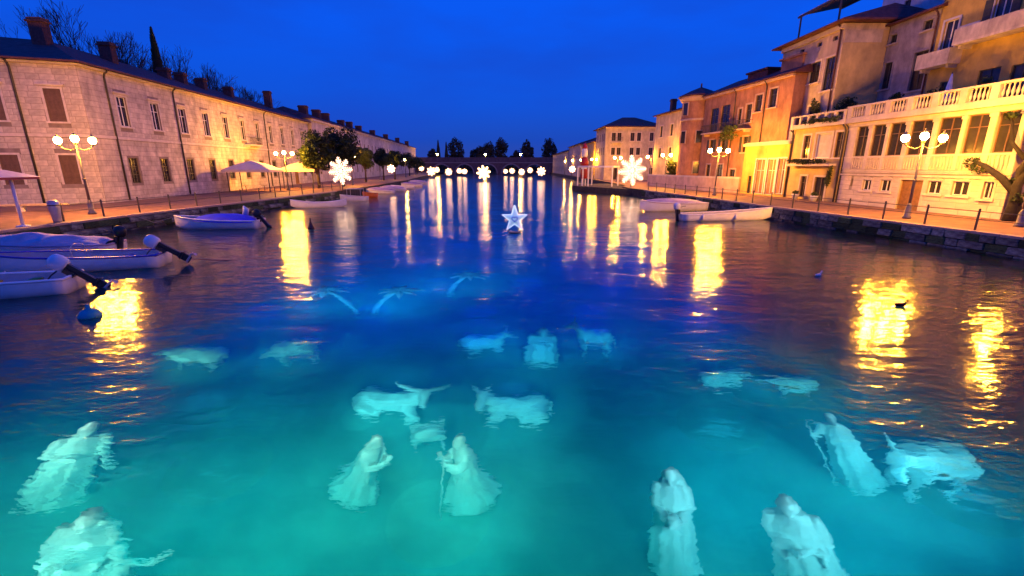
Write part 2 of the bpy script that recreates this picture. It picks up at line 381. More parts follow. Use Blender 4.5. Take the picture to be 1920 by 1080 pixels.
# ------------------------------------------------------------------ buildings
class Bld:
    """a house in local axes: x along the facade, y into the house, z up from the pavement"""
    def __init__(s, name, label, p0, p1, cat='building', z=1.0):
        s.p0, s.p1 = Vector(p0), Vector(p1); d = s.p1 - s.p0; s.W = d.length
        s.root = thing(name, label, cat, (p0[0], p0[1], z), math.atan2(d.y, d.x)); s.z = z
        s.org = (0.0, 0.0); s.ang = 0.0; s.cache = {}
    def frame(s, q0, q1):
        """switch to another facade (world points) of the same house; returns its length"""
        a0 = s.root.rotation_euler[2]; d = Vector(q1) - Vector(q0)
        v = Vector(q0) - s.p0
        s.org = (v.x * math.cos(-a0) - v.y * math.sin(-a0), v.x * math.sin(-a0) + v.y * math.cos(-a0))
        s.ang = math.atan2(d.y, d.x) - a0; return d.length
    def put(s, name, me, u=0, y=0, z=0, parent=None, **p):
        c, sn = math.cos(s.ang), math.sin(s.ang)
        if parent is None:
            return ob(name, me, s.root, (s.org[0] + u*c - y*sn, s.org[1] + u*sn + y*c, z), s.ang, **p)
        return ob(name, me, parent, (u, y, z), **p)
    def wall(s, W, H, D, mat, ops=(), z0=0.0, reveal=0.24, name='wall', u0=0.0):
        us = sorted({u0, u0 + W, *[o[0] for o in ops], *[o[1] for o in ops]}); zs = sorted({z0, H, *[o[2] for o in ops], *[o[3] for o in ops]})
        mb = MB()
        for a, b in zip(us, us[1:]):
            for c, d in zip(zs, zs[1:]):
                mu, mz = (a + b) / 2, (c + d) / 2
                if any(o[0] < mu < o[1] and o[2] < mz < o[3] for o in ops): continue
                mb.add([(a,0,c),(b,0,c),(b,0,d),(a,0,d)], [(0,1,2,3)])
        for a, b, c, d in [o[:4] for o in ops]:
            r_ = reveal
            mb.add([(a,0,c),(b,0,c),(b,0,d),(a,0,d),(a,r_,c),(b,r_,c),(b,r_,d),(a,r_,d)], [(0,4,5,1),(1,5,6,2),(2,6,7,3),(3,7,4,0),(4,7,6,5)])
        a, b = u0, u0 + W
        mb.add([(a,0,z0),(b,0,z0),(b,D,z0),(a,D,z0),(a,0,H),(b,0,H),(b,D,H),(a,D,H)], [(1,2,6,5),(2,3,7,6),(3,0,4,7),(4,5,6,7)])
        return s.put(name, mb.mesh(name, mat))
    def box(s, name, mat, u0, u1, y0, y1, z0, z1, parent=None):
        return s.put(name, MB().box(u0, u1, y0, y1, z0, z1).mesh(name, mat), parent=parent)
    def win(s, o, frame='white_paint', shut=None, trim='trim_stone', sill=True, lintel=False, bars=(1, 1), glass='dark_glass', name='window', tw=0.16, closed=False):
        u0, u1, z0, z1 = o[:4]; w, h = u1 - u0, z1 - z0
        key = (round(w, 3), round(h, 3), frame, shut, trim, sill, lintel, bars, glass, tw, closed, name)
        if key not in s.cache:
            d = {}
            d['pane'] = MB().box(0.02, w - .02, 0.17, 0.19, 0.02, h - .02).mesh(name, M[glass])
            if frame:
                f = MB(); t = 0.055
                f.box(0.004, t, .12, .168, 0.004, h-.004); f.box(w-t, w-.004, .12, .168, 0.004, h-.004); f.box(t, w-t, .12, .168, 0.004, t); f.box(t, w-t, .12, .168, h-t, h-.004)
                for k in range(bars[0]):
                    x = w * (k + 1) / (bars[0] + 1); f.box(x - .035, x + .035, .125, .166, t, h - t)
                for k in range(bars[1]):
                    zz = h * (0.68 if bars[1] == 1 else (k + 1) / (bars[1] + 1)); f.box(t, w - t, .13, .165, zz - .025, zz + .025)
                d['window_frame'] = f.mesh('window_frame', M[frame])
            if trim:
                f = MB(); q = tw
                f.box(-q, -.002, -.05, .03, -.02, h + q); f.box(w+.002, w+q, -.05, .03, -.02, h + q); f.box(-.002, w+.002, -.048, .03, h+.002, h + q)
                d['surround'] = f.mesh('surround', M[trim])
            if sill: d['sill'] = MB().box(-.24, w + .24, -.14, .05, -.15, -.022).mesh('sill', M[trim or 'trim_stone'])
            if lintel: d['lintel'] = MB().box(-.35, w + .35, -.22, .0, h + .26, h + .36).box(-.25, w+.25, -.12, 0, h + .19, h + .26).mesh('lintel', M[trim or 'trim_stone'])
            if shut:
                f = MB(); lw = w / 2 - .01
                f.box(0, lw, 0, .045, 0, h)
                for k in range(max(4, int(h / .22))):
                    zz = 0.08 + (h - .16) * k / max(4, int(h / .22)); f.box(.06, lw - .06, -.018, 0, zz, zz + .09)
                d['shutter'] = f.mesh('shutter', M[shut])
            s.cache[key] = d
        d = s.cache[key]
        wv = s.put(name, d['pane'], u0, 0, z0)
        for k in ('window_frame', 'surround', 'sill', 'lintel'):
            if k in d: ob(k, d[k], wv)
        if shut:
            lw = w / 2 - .01
            if closed: ob('shutter', d['shutter'], wv, (.005, .06, 0)); ob('shutter', d['shutter'], wv, (w - lw - .005, .06, 0))
            else: ob('shutter', d['shutter'], wv, (-lw - .08, -.075, 0)); ob('shutter', d['shutter'], wv, (w + .08, -.075, 0))
        return wv
    def roof(s, u0, u1, y0, y1, z, rise, mat='roof_dark', hipl=0.0, hipr=0.0, ov=0.6, name='roof', shed=False):
        a, b, c, d = u0 - ov, u1 + ov, y0 - ov, y1 + ov
        mb = MB(); th = 0.14
        ym = (c + d) / 2 if not shed else d - .2
        vs = [(a,c,z),(b,c,z),(b,d,z),(a,d,z),(a + hipl, ym, z + rise),(b - hipr, ym, z + rise)]
        lo = [(a,c,z-th),(b,c,z-th),(b,d,z-th),(a,d,z-th)]
        mb.add(vs + lo, [(0,1,5,4),(2,3,4,5),(1,2,5),(3,0,4),(0,6,7,1),(1,7,8,2),(2,8,9,3),(3,9,6,0),(9,8,7,6)])
        return s.put(name, mb.mesh(name, M[mat]))
    def pipe(s, u, z0, z1, r=0.06, mat='iron', y=-0.09):
        return s.put('downpipe', MB().tube([(u, y, z0), (u, y, z1 - .5), (u, y - .1, z1 - .2), (u, y - .35, z1)], r, 8).mesh('downpipe', M[mat], True))
    def balcony(s, u0, u1, z, dep=0.9, mat='trim_stone', rail='iron', solid=False):
        sl = s.put('balcony', MB().box(u0, u1, -dep, 0, z - .16, z).mesh('balcony', M[mat]))
        f = MB()
        if solid:
            f.box(u0, u1, -dep, -dep + .1, z + .003, z + .95).box(u0, u0 + .1, -dep + .102, -.002, z + .003, z + .95).box(u1 - .1, u1, -dep + .102, -.002, z + .003, z + .95)
            ob('balcony_parapet', f.mesh('balcony_parapet', M[mat]), sl)
        else:
            f.box(u0, u1, -dep, -dep + .05, z + .95, z + 1.0)
            k = int((u1 - u0) / .14)
            for i in range(k + 1):
                u = lerp(u0 + .02, u1 - .02, i / k); f.box(u - .011, u + .011, -dep + .012, -dep + .034, z, z + .95)
            for u in (u0 + .02, u1 - .02):
                f.box(u - .02, u + .02, -dep + .05, -.002, z + .95, z + 1.0)
            ob('balcony_railing', f.mesh('balcony_railing', M[rail]), sl)
        for u in (u0 + .3, u1 - .3): ob('bracket', MB().box(u - .1, u + .1, -dep * .7, -.002, z - .4, z - .162).mesh('bracket', M[mat]), sl)
        return sl
    def blocks(s, u0, u1, z0, z1, bw, bh, mat, ops, count, cap=300, pad=0.17, proud=0.022, name='stone_block', gap=0.027):
        """coursed facing stones set proud of the wall round the openings"""
        unit = s.cache.get('unit' + mat)
        if unit is None:
            bm = bmesh.new(); bmesh.ops.create_cube(bm, size=1.0)
            for v in bm.verts: v.co = v.co + Vector((.5, .5, .5))
            me = bpy.data.meshes.new(name); bm.to_mesh(me); bm.free(); me.materials.append(M[mat]); unit = s.cache['unit' + mat] = me
        rest = MB(); r_ = random.Random(3); row = 0; z = z0; n = count; todo = []
        while z < z1 - .1:
            h = min(bh, z1 - z); u = u0 - (bw / 2 if row % 2 else 0)
            while u < u1 - .05:
                segs = [(max(u, u0), min(u + bw * r_.uniform(.85, 1.15), u1))]; u = segs[0][1]
                for o in ops:
                    a, b, c, d = o[0] - pad, o[1] + pad, o[2] - pad, o[3] + pad
                    if z + h <= c or z >= d: continue
                    segs = [q for p in segs for q in ([(p[0], min(p[1], a))] if p[0] < a else []) + ([(max(p[0], b), p[1])] if p[1] > b else [])]
                for p in segs:
                    if p[1] - p[0] > .12: todo.append((p[0], p[1], z, h, proud * r_.uniform(.5, 1.25)))
            z += h; row += 1
        for (a, b, zz, h, pr) in todo:
            if n < cap:
                o = s.put(name, unit, a + gap/2, -pr, zz + gap/2); o.scale = (b - a - gap, pr - .001, h - gap); n += 1
            else: rest.box(a + gap/2, b - gap/2, -pr, -.001, zz + gap/2, zz + h - gap/2)
        if rest.v: s.put('stone_facing', rest.mesh('stone_facing', M[mat]), kind='stuff')
        return n

def chimney(bld, roof, wx, wy, z0, z1, w=0.9, d=1.3):
    """world position; parented to the roof"""
    a = bld.root.rotation_euler[2] + bld.ang; v = Vector((wx, wy)) - bld.p0; ra = bld.root.rotation_euler[2]
    lx = v.x * math.cos(-ra) - v.y * math.sin(-ra); ly = v.x * math.sin(-ra) + v.y * math.cos(-ra)
    lx -= roof.location[0]; ly -= roof.location[1]
    mb = MB().box(-w/2, w/2, -d/2, d/2, z0, z1 - .35).box(-w/2 - .12, w/2 + .12, -d/2 - .12, d/2 + .12, z1 - .35, z1 - .2).box(-w/2 - .02, w/2 + .02, -d/2 - .02, d/2 + .02, z1 - .2, z1)
    return ob('chimney', mb.mesh('chimney', M['chimney_brick']), roof, (lx, ly, 0))

# ---- the long stone barracks on the left bank
bar = Bld('barracks_building', 'long two storey stone barracks with an angled end wall and lilac grey facade', (-36, 41), (-40, 94.2))
W1 = bar.W
ops_u, ops_l = [], []
for k in range(11):
    u = 4.35 + 4.5 * k
    ops_u.append((u - .62, u + .62, 6.8, 9.4)); ops_l.append((u - .62, u + .62, 1.6, 3.95))
ops_l[9] = (ops_l[9][0] - .3, ops_l[9][1] + .3, 0.05, 3.2)
main_ops = ops_u + ops_l
bar.wall(W1, 11.35, 13, M['barracks_joint'], main_ops)
nb = 0
LE = bar.frame((-49.18, 36.31), (-36, 41))
end_ops = [(11.45, 12.6, 6.8, 9.35), (11.4, 12.6, 1.7, 4.1), (7.5, 8.7, 6.8, 9.35), (7.5, 8.75, 1.7, 4.1), (3.5, 4.7, 6.8, 9.35), (3.5, 4.7, 1.7, 4.1)]
bar.wall(LE, 11.35, 10, M['barracks_joint'], end_ops)
nb = bar.blocks(5.5, LE, 0.0, 5.55, 0.95, 0.46, 'barracks_stone', end_ops, nb, cap=150)
nb = bar.blocks(5.5, LE, 5.85, 11.2, 0.95, 0.46, 'barracks_stone', end_ops, nb, cap=225)
for i, o in enumerate(end_ops): bar.win(o, frame='brown_shutter', shut='brown_shutter', closed=True, lintel=(o[2] > 6), sill=(o[2] > 6), bars=(1, 0))
bar.box('string_course', M['trim_stone'], 0, LE - .05, -.10, 0, 5.57, 5.83)
bar.box('cornice', M['trim_stone'], 0, LE + .2, -.34, 0, 11.21, 11.36)
bar.pipe(9.72, 0.1, 11.3, 0.09)
bar.org, bar.ang = (0.0, 0.0), 0.0
nb = bar.blocks(0, W1, 0.0, 5.55, 0.95, 0.46, 'barracks_stone', main_ops, nb, cap=260)
nb = bar.blocks(0, W1, 5.85, 11.2, 0.95, 0.46, 'barracks_stone', main_ops, nb, cap=300)
for i, o in enumerate(ops_u): bar.win(o, frame='white_paint', shut=None if i % 4 else None, lintel=True, bars=(1, 1))
for i, o in enumerate(ops_l):
    if i == 9: bar.win(o, frame='wood_door', bars=(1, 1), name='door', sill=False, glass='wood_door')
    else: bar.win(o, frame='iron', sill=False, bars=(2, 2), trim=None)
bar.box('string_course', M['trim_stone'], 0.05, W1, -.10, 0, 5.57, 5.83)
bar.box('cornice', M['trim_stone'], -.2, W1, -.34, 0, 11.21, 11.36)
for u in (2.75, 12.2, 34.1): bar.pipe(u, 0.1, 11.3, 0.08)
bar.balcony(26.6, 30.4, 6.2, 1.0)
# roof in world axes, then brought into the house's own axes
inv = Matrix.Translation((-36, 41, 1)) @ Matrix.Rotation(bar.root.rotation_euler[2], 4, 'Z'); inv.invert()
zr = 12.52
A0, C0, E0, F0, B0 = (-56, 33.2, zr), (-35.35, 40.5, zr), (-39.35, 94.6, zr), (-54, 95.6, zr), (-58, 46, zr)
R0, R1, R2 = (-57, 40, 15.4), (-42.6, 46.2, 15.3), (-46.7, 94.6, 15.3)
rv = [A0, C0, E0, F0, B0, R0, R1, R2] + [(p[0], p[1], p[2] - .16) for p in (A0, C0, E0)]
mb = MB(); mb.add([inv @ Vector(p) for p in rv], [(0,1,6,5),(1,2,7,6),(2,3,7),(3,4,6,7),(4,5,6),(0,8,9,1),(1,9,10,2),(4,0,5)])
bar_roof = build(mb, 'roof', M['roof_dark'], bar.root)
for x, y, z1 in ((-41.6, 44.6, 16.7), (-41.5, 51.4, 16.4), (-42, 59.8, 15.6), (-42, 62.6, 15.6), (-42.3, 67, 15.7), (-42.8, 74, 15.7), (-44, 88, 17.2)):
    chimney(bar, bar_roof, x, y, 11.6, z1 - 1, .8, 1.15)

# ---- the second range further down the left bank
br2 = Bld('canal_range_building', 'second long pale range behind the round trees, with a row of chimneys', (-39.5, 95), (-51.2, 252))
W2 = br2.W
ops2 = []
for k in range(30):
    u = 3 + 5.0 * k
    ops2 += [(u - .6, u + .6, 6.9, 9.3), (u - .6, u + .6, 1.6, 4.0)]
br2.wall(W2, 12.2, 12, M['barracks_stone'], ops2)
for o in ops2: br2.win(o, frame='brown_shutter', sill=o[2] > 5, bars=(1, 0), trim='trim_stone')
br2.box('cornice', M['trim_stone'], -.2, W2, -.4, 0, 11.9, 12.2)
br2.box('string_course', M['trim_stone'], 0, W2, -.1, 0, 5.6, 5.85)
rf2 = br2.roof(0, W2, 0, 12, 12.34, 2.4, 'roof_dark', 3, 5, .5)
for x, y, z1 in ((-43, 100, 16.2), (-43.2, 107, 16.2), (-43.6, 113, 16.1), (-44, 124, 15.6), (-44.6, 132, 15.9), (-45, 141, 15.6), (-46, 158, 15.6), (-47, 178, 15.6), (-48, 200, 15.6), (-49, 222, 15.4)):
    chimney(br2, rf2, x, y, 11.8, z1 - 1, 1.2, 1.6)

# ---- right bank: veranda house with a balustraded roof terrace
ver = Bld('veranda_house', 'cream stone house with a glazed veranda and balustraded roof terrace by the triple lamp', (29.5, 42), (30.2, 26))
low = [(1.27, 1.5, 1.5, 2.15), (2.62, 3.5, 1.25, 2.1), (4.42, 5.4, 1.25, 2.15), (6.25, 8.15, 0.0, 2.2), (8.5, 9.55, 1.3, 2.18), (10.32, 11.45, 1.3, 2.2), (12.35, 12.95, 1.2, 2.25)]
upv = [(1.0, 2.25), (2.65, 4.0), (4.3, 5.75), (6.15, 7.95), (8.35, 10.0), (10.3, 11.75), (12.2, 13.5)]
ops_v = low + [(a, b, 4.0, 6.4) for a, b in upv]
VW = 13.8
ver.wall(VW, 6.75, 8, M['joint_stone'], ops_v, name='wall')
ver.box('recess_wall', M['pink_plaster'], VW + .003, 18, 3.0, 8, 0, 6.75); ver.box('corner_post', M['pale_stone'], 15.6, 15.95, -.1, .25, 0, 6.75)
ver.blocks(0.0, VW, 0.0, 2.4, 1.9, 0.40, 'pale_stone', low, 0, cap=120, pad=.02, proud=.03, gap=.03)
for i, o in enumerate(low):
    if i == 3:
        d = ver.win(o, frame='wood_door', trim='pale_stone', sill=False, bars=(1, 0), glass='wood_door', name='door')
    elif i == 0: ver.win(o, frame=None, trim=None, sill=False)
    else: ver.win(o, frame='white_paint', trim='pale_stone', sill=True, bars=(1, 0), glass='dark_glass')
# arched heads over the low windows and the door
for o in low[1:6]:
    u0, u1, z1 = o[0], o[1], o[3]; mb = MB(); k = 8
    for i in range(k):
        t0, t1 = i / k, (i + 1) / k; f = lambda t: z1 + .16 * (1 - (2*t - 1)**2)
        a, b = lerp(u0 - .05, u1 + .05, t0), lerp(u0 - .05, u1 + .05, t1)
        mb.add([(a,-.07,f(t0)),(b,-.07,f(t1)),(b,-.07,f(t1)+.13),(a,-.07,f(t0)+.13),(a,.02,f(t0)),(b,.02,f(t1)),(b,.02,f(t1)+.13),(a,.02,f(t0)+.13)], [(0,1,2,3),(3,2,6,7),(0,4,5,1)])
    ver.put('arch_moulding', mb.mesh('arch_moulding', M['pale_stone']))
ver.box('string_course', M['pale_stone'], 0, VW, -.14, 0, 2.42, 2.56)
ver.box('string_course', M['pale_stone'], 0, VW, -.10, 0, 2.66, 2.74)
ver.box('veranda_apron', M['pale_stone'], 0, VW, -.05, 0, 2.76, 2.92)
ver.box('handrail', M['pale_stone'], 0, VW, -.12, 0, 3.86, 3.98)
BALU = MB().lathe([(.05,0),(.05,.06),(.035,.1),(.075,.3),(.06,.45),(.032,.62),(.03,.72),(.05,.78),(.05,.84)], 8).mesh('baluster', M['pale_stone'], True)
edges = [0.0] + [x for a, b in upv for x in (a, b)] + [VW]
pan = ver.box('veranda_parapet', M['pale_stone'], 0, VW, -.006, 0.0, 2.925, 3.855)
for a, b in upv:
    n_ = max(4, int((b - a) / .22))
    for i in range(n_): ob('baluster', BALU, pan, (lerp(a + .12, b - .12, i / (n_ - 1)), -.07, 2.94)).scale = (1, 1, 1.08)
prev = 0.0
for i, e in enumerate([(a, b) for a, b in upv] + [(VW, VW)]):
    if e[0] - prev > .1:
        c = MB(); m0, m1 = prev, e[0]
        c.box(m0, m1, -.10, 0, 2.93, 3.85).box(m0 + .02, m1 - .02, -.08, 0, 3.99, 6.2).box(m0 - .04, m1 + .04, -.13, 0, 6.2, 6.42)
        ver.put('pier', c.mesh('pier', M['pale_stone']))
    prev = e[1]
for a, b in upv: ver.win((a, b, 4.0, 6.4), frame='brown_shutter', trim=None, sill=False, bars=(1, 1))
ver.box('architrave', M['pale_stone'], 0, ver.W, -.16, 0, 6.44, 6.74)
ver.box('terrace_slab', M['pale_stone'], -.1, ver.W, -.45, 8, 6.76, 7.1)
bal = ver.box('terrace_balustrade', M['pale_stone'], -.1, ver.W, -.42, -.2, 7.104, 7.2)
ob('handrail', MB().box(-.1, ver.W, -.46, -.16, 8.0, 8.14).mesh('handrail', M['pale_stone']), bal)
u = 0.0
while u < ver.W - .3:
    ob('pedestal', MB().box(u, u + .5, -.45, -.17, 7.203, 7.998).mesh('pedestal', M['pale_stone']), bal)
    for i in range(5):
        if u + .62 + i * .27 < ver.W: ob('baluster', BALU, bal, (u + .64 + i * .27, -.31, 7.203)).scale = (1.15, 1.15, .945)
    u += 1.95
ver.pipe(0.05, 0.05, 6.7, 0.05)

# ---- narrow annex with a planted terrace
anx = Bld('annex_house', 'narrow ochre annex with three upper windows and a planted terrace beside the veranda', (28.8, 49), (29.35, 42.05))
opa = [(1.7, 2.6, 3.95, 6.1), (3.35, 5.35, 3.95, 6.15), (5.85, 6.7, 3.95, 6.15), (2.1, 2.95, .25, 2.25), (4.05, 5.5, 0.0, 2.2)]
anx.wall(anx.W, 6.75, 6, M['ochre_plaster'], opa)
for i, o in enumerate(opa):
    if i == 4: anx.win(o, frame='brown_shutter', trim='pale_stone', sill=False, glass='dark_glass', name='door', bars=(1, 0))
    elif i == 1: anx.win(o, frame='white_paint', trim='pale_stone', bars=(0, 0), glass='hull_inside')
    else: anx.win(o, frame='brown_shutter', trim='pale_stone', sill=i < 3)
anx.box('terrace_slab', M['pale_stone'], -.1, anx.W, -.4, 6, 6.76, 7.0)
par = anx.box('terrace_parapet', M['pale_stone'], -.1, anx.W, -.38, -.15, 7.004, 7.16)
for k in range(7):
    u = -.05 + k * 1.12; ob('pedestal', MB().box(u, u + .22, -.38, -.15, 7.163, 7.85).mesh('pedestal', M['pale_stone']), par)
ob('handrail', MB().box(-.1, anx.W, -.4, -.13, 7.853, 7.98).mesh('handrail', M['pale_stone']), par)
anx.box('ledge', M['pale_stone'], .6, 6.4, -.7, 0, 3.2, 3.42)
anx.pipe(0.1, 0.05, 6.7, 0.07); anx.pipe(6.9, .05, 6.7, .07)

# ---- yellow shop
shp = Bld('yellow_shop', 'low yellow shop with three tall white framed doors and a screened roof terrace', (27.7, 56.5), (28.7, 49.1))
ops_s = [(1.2, 1.9, .1, 2.1), (2.4, 4.0, .15, 3.95), (4.45, 5.75, .15, 3.95), (6.05, 7.2, .3, 4.0)]
shp.wall(shp.W, 5.7, 7, M['yellow_plaster'], ops_s)
shp.win(ops_s[0], frame='iron', trim=None, sill=False, name='door')
for o in ops_s[1:]: shp.win(o, frame='white_paint', trim='white_paint', sill=False, bars=(1, 1), tw=.12, name='glazed_door', glass='brown_shutter')
shp.box('cornice', M['pale_stone'], -.1, shp.W + .05, -.25, 0, 5.4, 5.72)
shp.box('roof_slab', M['pale_stone'], -.1, shp.W + .05, 0.003, 7, 5.702, 5.82)
scr = shp.box('terrace_screen', M['tarp_mauve'], 2.7, 7.3, .3, .36, 5.823, 8.0)
for u in (2.72, 4.2, 5.7, 7.2): ob('screen_post', MB().box(u, u + .08, .2, .297, 5.823, 8.15).mesh('screen_post', M['iron']), scr)

# ---- orange house with loggia
org_ = Bld('orange_house', 'tall orange house with dark loggia openings and an ivy hung balcony', (26.6, 67), (28.7, 50.05))
ops_o = [(1.7, 3.6, 7.6, 10.6), (4.15, 6.1, 7.7, 10.7), (8.0, 8.7, 8.1, 9.9), (9.5, 10.6, 8.2, 10.2), (11.1, 12.3, 9.2, 11.0), (13.5, 14.7, 9.4, 11.3),
         (2.0, 3.0, 1.7, 3.4), (4.6, 6.0, 1.7, 3.4), (7.6, 8.8, .1, 2.8), (2.2, 3.2, 5.0, 6.6), (5.0, 6.0, 5.0, 6.6), (9.6, 10.6, 4.8, 6.6)]
org_.wall(org_.W, 12.3, 9, M['orange_plaster'], ops_o)
for i, o in enumerate(ops_o): org_.win(o, frame='green_shutter', trim='pink_plaster' if i > 1 else None, sill=i > 1, bars=(1, 1), shut='green_shutter' if i in (9, 10, 11) else None)
org_.box('cornice', M['pink_plaster'], -.1, org_.W, -.3, 0, 12.05, 12.3)
rfo = org_.roof(0, org_.W, 0, 9, 12.45, 2.0, 'roof_dark', .6, .6, .5)
ob('dormer', MB().box(13.0, 16.2, 1.2, 4.5, 12.6, 14.2).box(12.8, 16.4, 1.0, 4.7, 14.2, 14.4).mesh('dormer', M['orange_plaster']), rfo)
ob('roof_lantern', MB().box(6.5, 10.2, 1.6, 4.6, 12.8, 14.0).box(6.3, 10.4, 1.4, 4.8, 14.0, 14.2).mesh('roof_lantern', M['roof_dark']), rfo)
org_.balcony(1.6, 11.0, 7.45, 1.1, 'pink_plaster', 'iron')
for u in (7.2, 12.9): org_.pipe(u, .1, 12.2, .06)

# ---- round orange tower house
tow = thing('round_tower_house', 'orange rounded corner tower with a low conical roof', 'building', (26.9, 69.8, 1), 0)
def drum(r, z0, z1, n=28): return MB().lathe([(r, z0), (r, z1)], n)
build(drum(2.35, 0, 12.6), 'wall', M['orange_plaster'], tow)
build(MB().lathe([(2.45, 12.0), (2.75, 12.4), (2.75, 12.62), (2.3, 12.64)], 28), 'cornice', M['pink_plaster'], tow)
build(MB().lathe([(2.4, 9.4), (2.47, 9.45), (2.47, 9.65), (2.4, 9.7)], 28), 'string_course', M['pink_plaster'], tow)
build(MB().lathe([(3.0, 12.645), (2.95, 12.8), (1.4, 13.5), (.12, 14.0), (.1, 14.5)], 28), 'roof', M['roof_dark'], tow)
for a_, z_ in ((200, 10.2), (200, 6.4), (258, 6.4), (258, 2.2), (310, 10.2)):
    wv = ob('window', MB().box(-.45, .45, -.03, .1, 0, 1.6).mesh('window', M['dark_glass']), tow, (2.36 * math.cos(R(a_)), 2.36 * math.sin(R(a_)), z_), R(a_ + 90))
    ob('surround', MB().box(-.57, -.452, -.08, .05, -.1, 1.72).box(.452, .57, -.08, .05, -.1, 1.72).box(-.45, .45, -.08, .05, 1.6, 1.72).mesh('surround', M['pink_plaster']), wv)

# ---- beige house on the terrace, side wall, grey house, yellow house
bei = Bld('beige_house', 'tall beige house with three dark windows under a wide dark eave', (30, 55.3), (30, 45.6))
opb = [(2.95, 4.4, 11.4, 13.1), (5.4, 7.0, 11.2, 13.1), (7.7, 9.15, 10.2, 13.1), (3.2, 3.9, 14.45, 14.85), (5.9, 6.6, 14.45, 14.85), (8.2, 8.9, 14.45, 14.85), (3.0, 4.2, 7.2, 9.3), (6.2, 7.4, 6.8, 9.0)]
bei.wall(bei.W, 15.6, 4.0, M['cream_plaster'], opb)
for i, o in enumerate(opb): bei.win(o, frame=None if 2 < i < 6 else 'green_shutter', trim='pale_stone' if not 2 < i < 6 else None, sill=not 2 < i < 6, bars=(1, 0))
rfb = bei.roof(0, bei.W, 0, 9, 15.8, 1.6, 'roof_dark', 1.5, 1.5, 0.9)
bei.balcony(1.2, 5.0, 10.9, .9, 'pale_stone'); bei.pipe(9.3, .1, 15.6, .08, 'chimney_brick')
bei.box('cornice', M['pale_stone'], 0, bei.W, -.25, 0, 15.2, 15.6)
for u in (3.0, 9.0): ob('pergola_post', MB().box(u, u + .12, -.4, -.28, 16.0, 17.9).mesh('pergola_post', M['iron']), rfb)
for y, z in ((-.5, 17.9), (3.6, 18.7)): ob('pergola_beam', MB().box(2.7, 9.3, y, y + .16, z, z + .15).mesh('pergola_beam', M['iron']), rfb)
for k in range(16):
    u = 2.9 + k * .41; ob('slat', MB().add([(u,-.5,18.06),(u+.3,-.5,18.06),(u+.3,3.7,18.87),(u,3.7,18.87),(u,-.5,18.1),(u+.3,-.5,18.1),(u+.3,3.7,18.91),(u,3.7,18.91)], [(0,3,2,1),(4,5,6,7),(0,1,5,4),(1,2,6,5),(2,3,7,6),(3,0,4,7)]).mesh('slat', M['boat_wood']), rfb)
# side wall in yellow plaster belongs to the beige house
bei.frame((30.02, 45.55), (34, 45.55)); bei.box('side_wall', M['ochre_plaster'], 0, 3.96, 0, .04, 0, 15.0); bei.box('side_wall_band', M['cream_plaster'], 0, 3.4, -.04, 0, 14.0, 15.0)
gry = Bld('grey_house', 'weathered grey plaster house set back behind the terrace', (34, 45.5), (34, 40.45))
opg = [(.15, 1.1, 10.0, 12.2), (.2, 1.0, 13.8, 14.5), (3.3, 4.7, 9.4, 12.4), (3.6, 4.5, 14.0, 14.7), (1.9, 2.7, 8.0, 9.4)]
gry.wall(gry.W, 15.3, 8, M['grey_plaster'], opg)
for o in opg: gry.win(o, frame='green_shutter', trim='grey_plaster', sill=True, bars=(1, 0))
gry.roof(0, gry.W, 0, 8, 15.42, 1.6, 'roof_dark', 0, 0, .45); gry.pipe(4.95, 8, 15.2, .07, 'chimney_brick')
bk = Bld('white_back_house', 'pale grey upper house rising behind the roofs of the beige and grey houses', (39, 54), (39, 42))
opk = [(3.0, 3.8, 18.0, 19.0), (6.2, 7.0, 18.6, 19.4)]
bk.wall(bk.W, 21.5, 8, M['white_plaster'], opk)
for o in opk: bk.win(o, frame='green_shutter', trim=None, sill=False)
bk.roof(0, bk.W, 0, 8, 21.65, 1.6, 'roof_dark', 0, 0, .5)
yel = Bld('yellow_house', 'tall yellow house with purple grey stone balconies over the terrace', (34, 40.4), (34, 25))
opy = [(.55, 1.75, 11.6, 14.1), (4.3, 5.5, 12.2, 14.6), (7.6, 8.8, 12.2, 14.6), (4.3, 5.9, 7.4, 9.9), (6.6, 8.0, 7.4, 9.8), (9.4, 10.6, 7.4, 9.8), (1.3, 2.4, 7.2, 9.6)]
yel.wall(yel.W, 16.4, 9, M['yellow_plaster'], opy)
for i, o in enumerate(opy): yel.win(o, frame='white_paint' if i < 3 else 'green_shutter', trim='white_plaster' if i < 3 else None, sill=False, shut='green_shutter' if i in (1, 2) else None, bars=(1, 0))
yel.box('string_course', M['white_plaster'], 1.95, 3.5, -.06, 0, 13.2, 13.42)
yel.balcony(-.3, 2.6, 10.9, 1.0, 'barracks_stone', solid=True); yel.balcony(2.9, 12.5, 12.0, 1.2, 'barracks_stone', solid=True)
yel.roof(0, yel.W, 0, 9, 16.55, 1.6, 'roof_dark', 0, 0, .6)

# ---- further down the right bank
h2 = Bld('corner_house', 'small ochre house with one dark window squeezed beside the round tower', (25.4, 85), (26.6, 74))
op2 = [(2.0, 3.0, 8.0, 9.8), (6.0, 7.0, 8.0, 9.8), (2.0, 3.0, 4.6, 6.2), (6.0, 7.0, 4.6, 6.2)]
h2.wall(h2.W, 11.6, 8, M['cream_plaster'], op2)
for o in op2: h2.win(o, frame='green_shutter', trim='pale_stone')
h2.frame((25.4, 85), (25.4, 85.1)); h2.org, h2.ang = (0, 0), 0
rh = h2.roof(0, h2.W, 0, 8, 11.75, 1.3, 'roof_red', 2, 2, .5)
chimney(h2, rh, 27.5, 83, 11.8, 14.2, .8, .8)
hr = Bld('palazzo', 'square cream three storey house with a low red hipped roof', (21.5, 110), (34.5, 110))
opr = []
for z0, z1 in ((8.8, 10.6), (5.7, 7.3)):
    for u in (1.9, 3.2, 6.2, 7.7, 10.6, 12.0): opr.append((u - .45, u + .45, z0, z1))
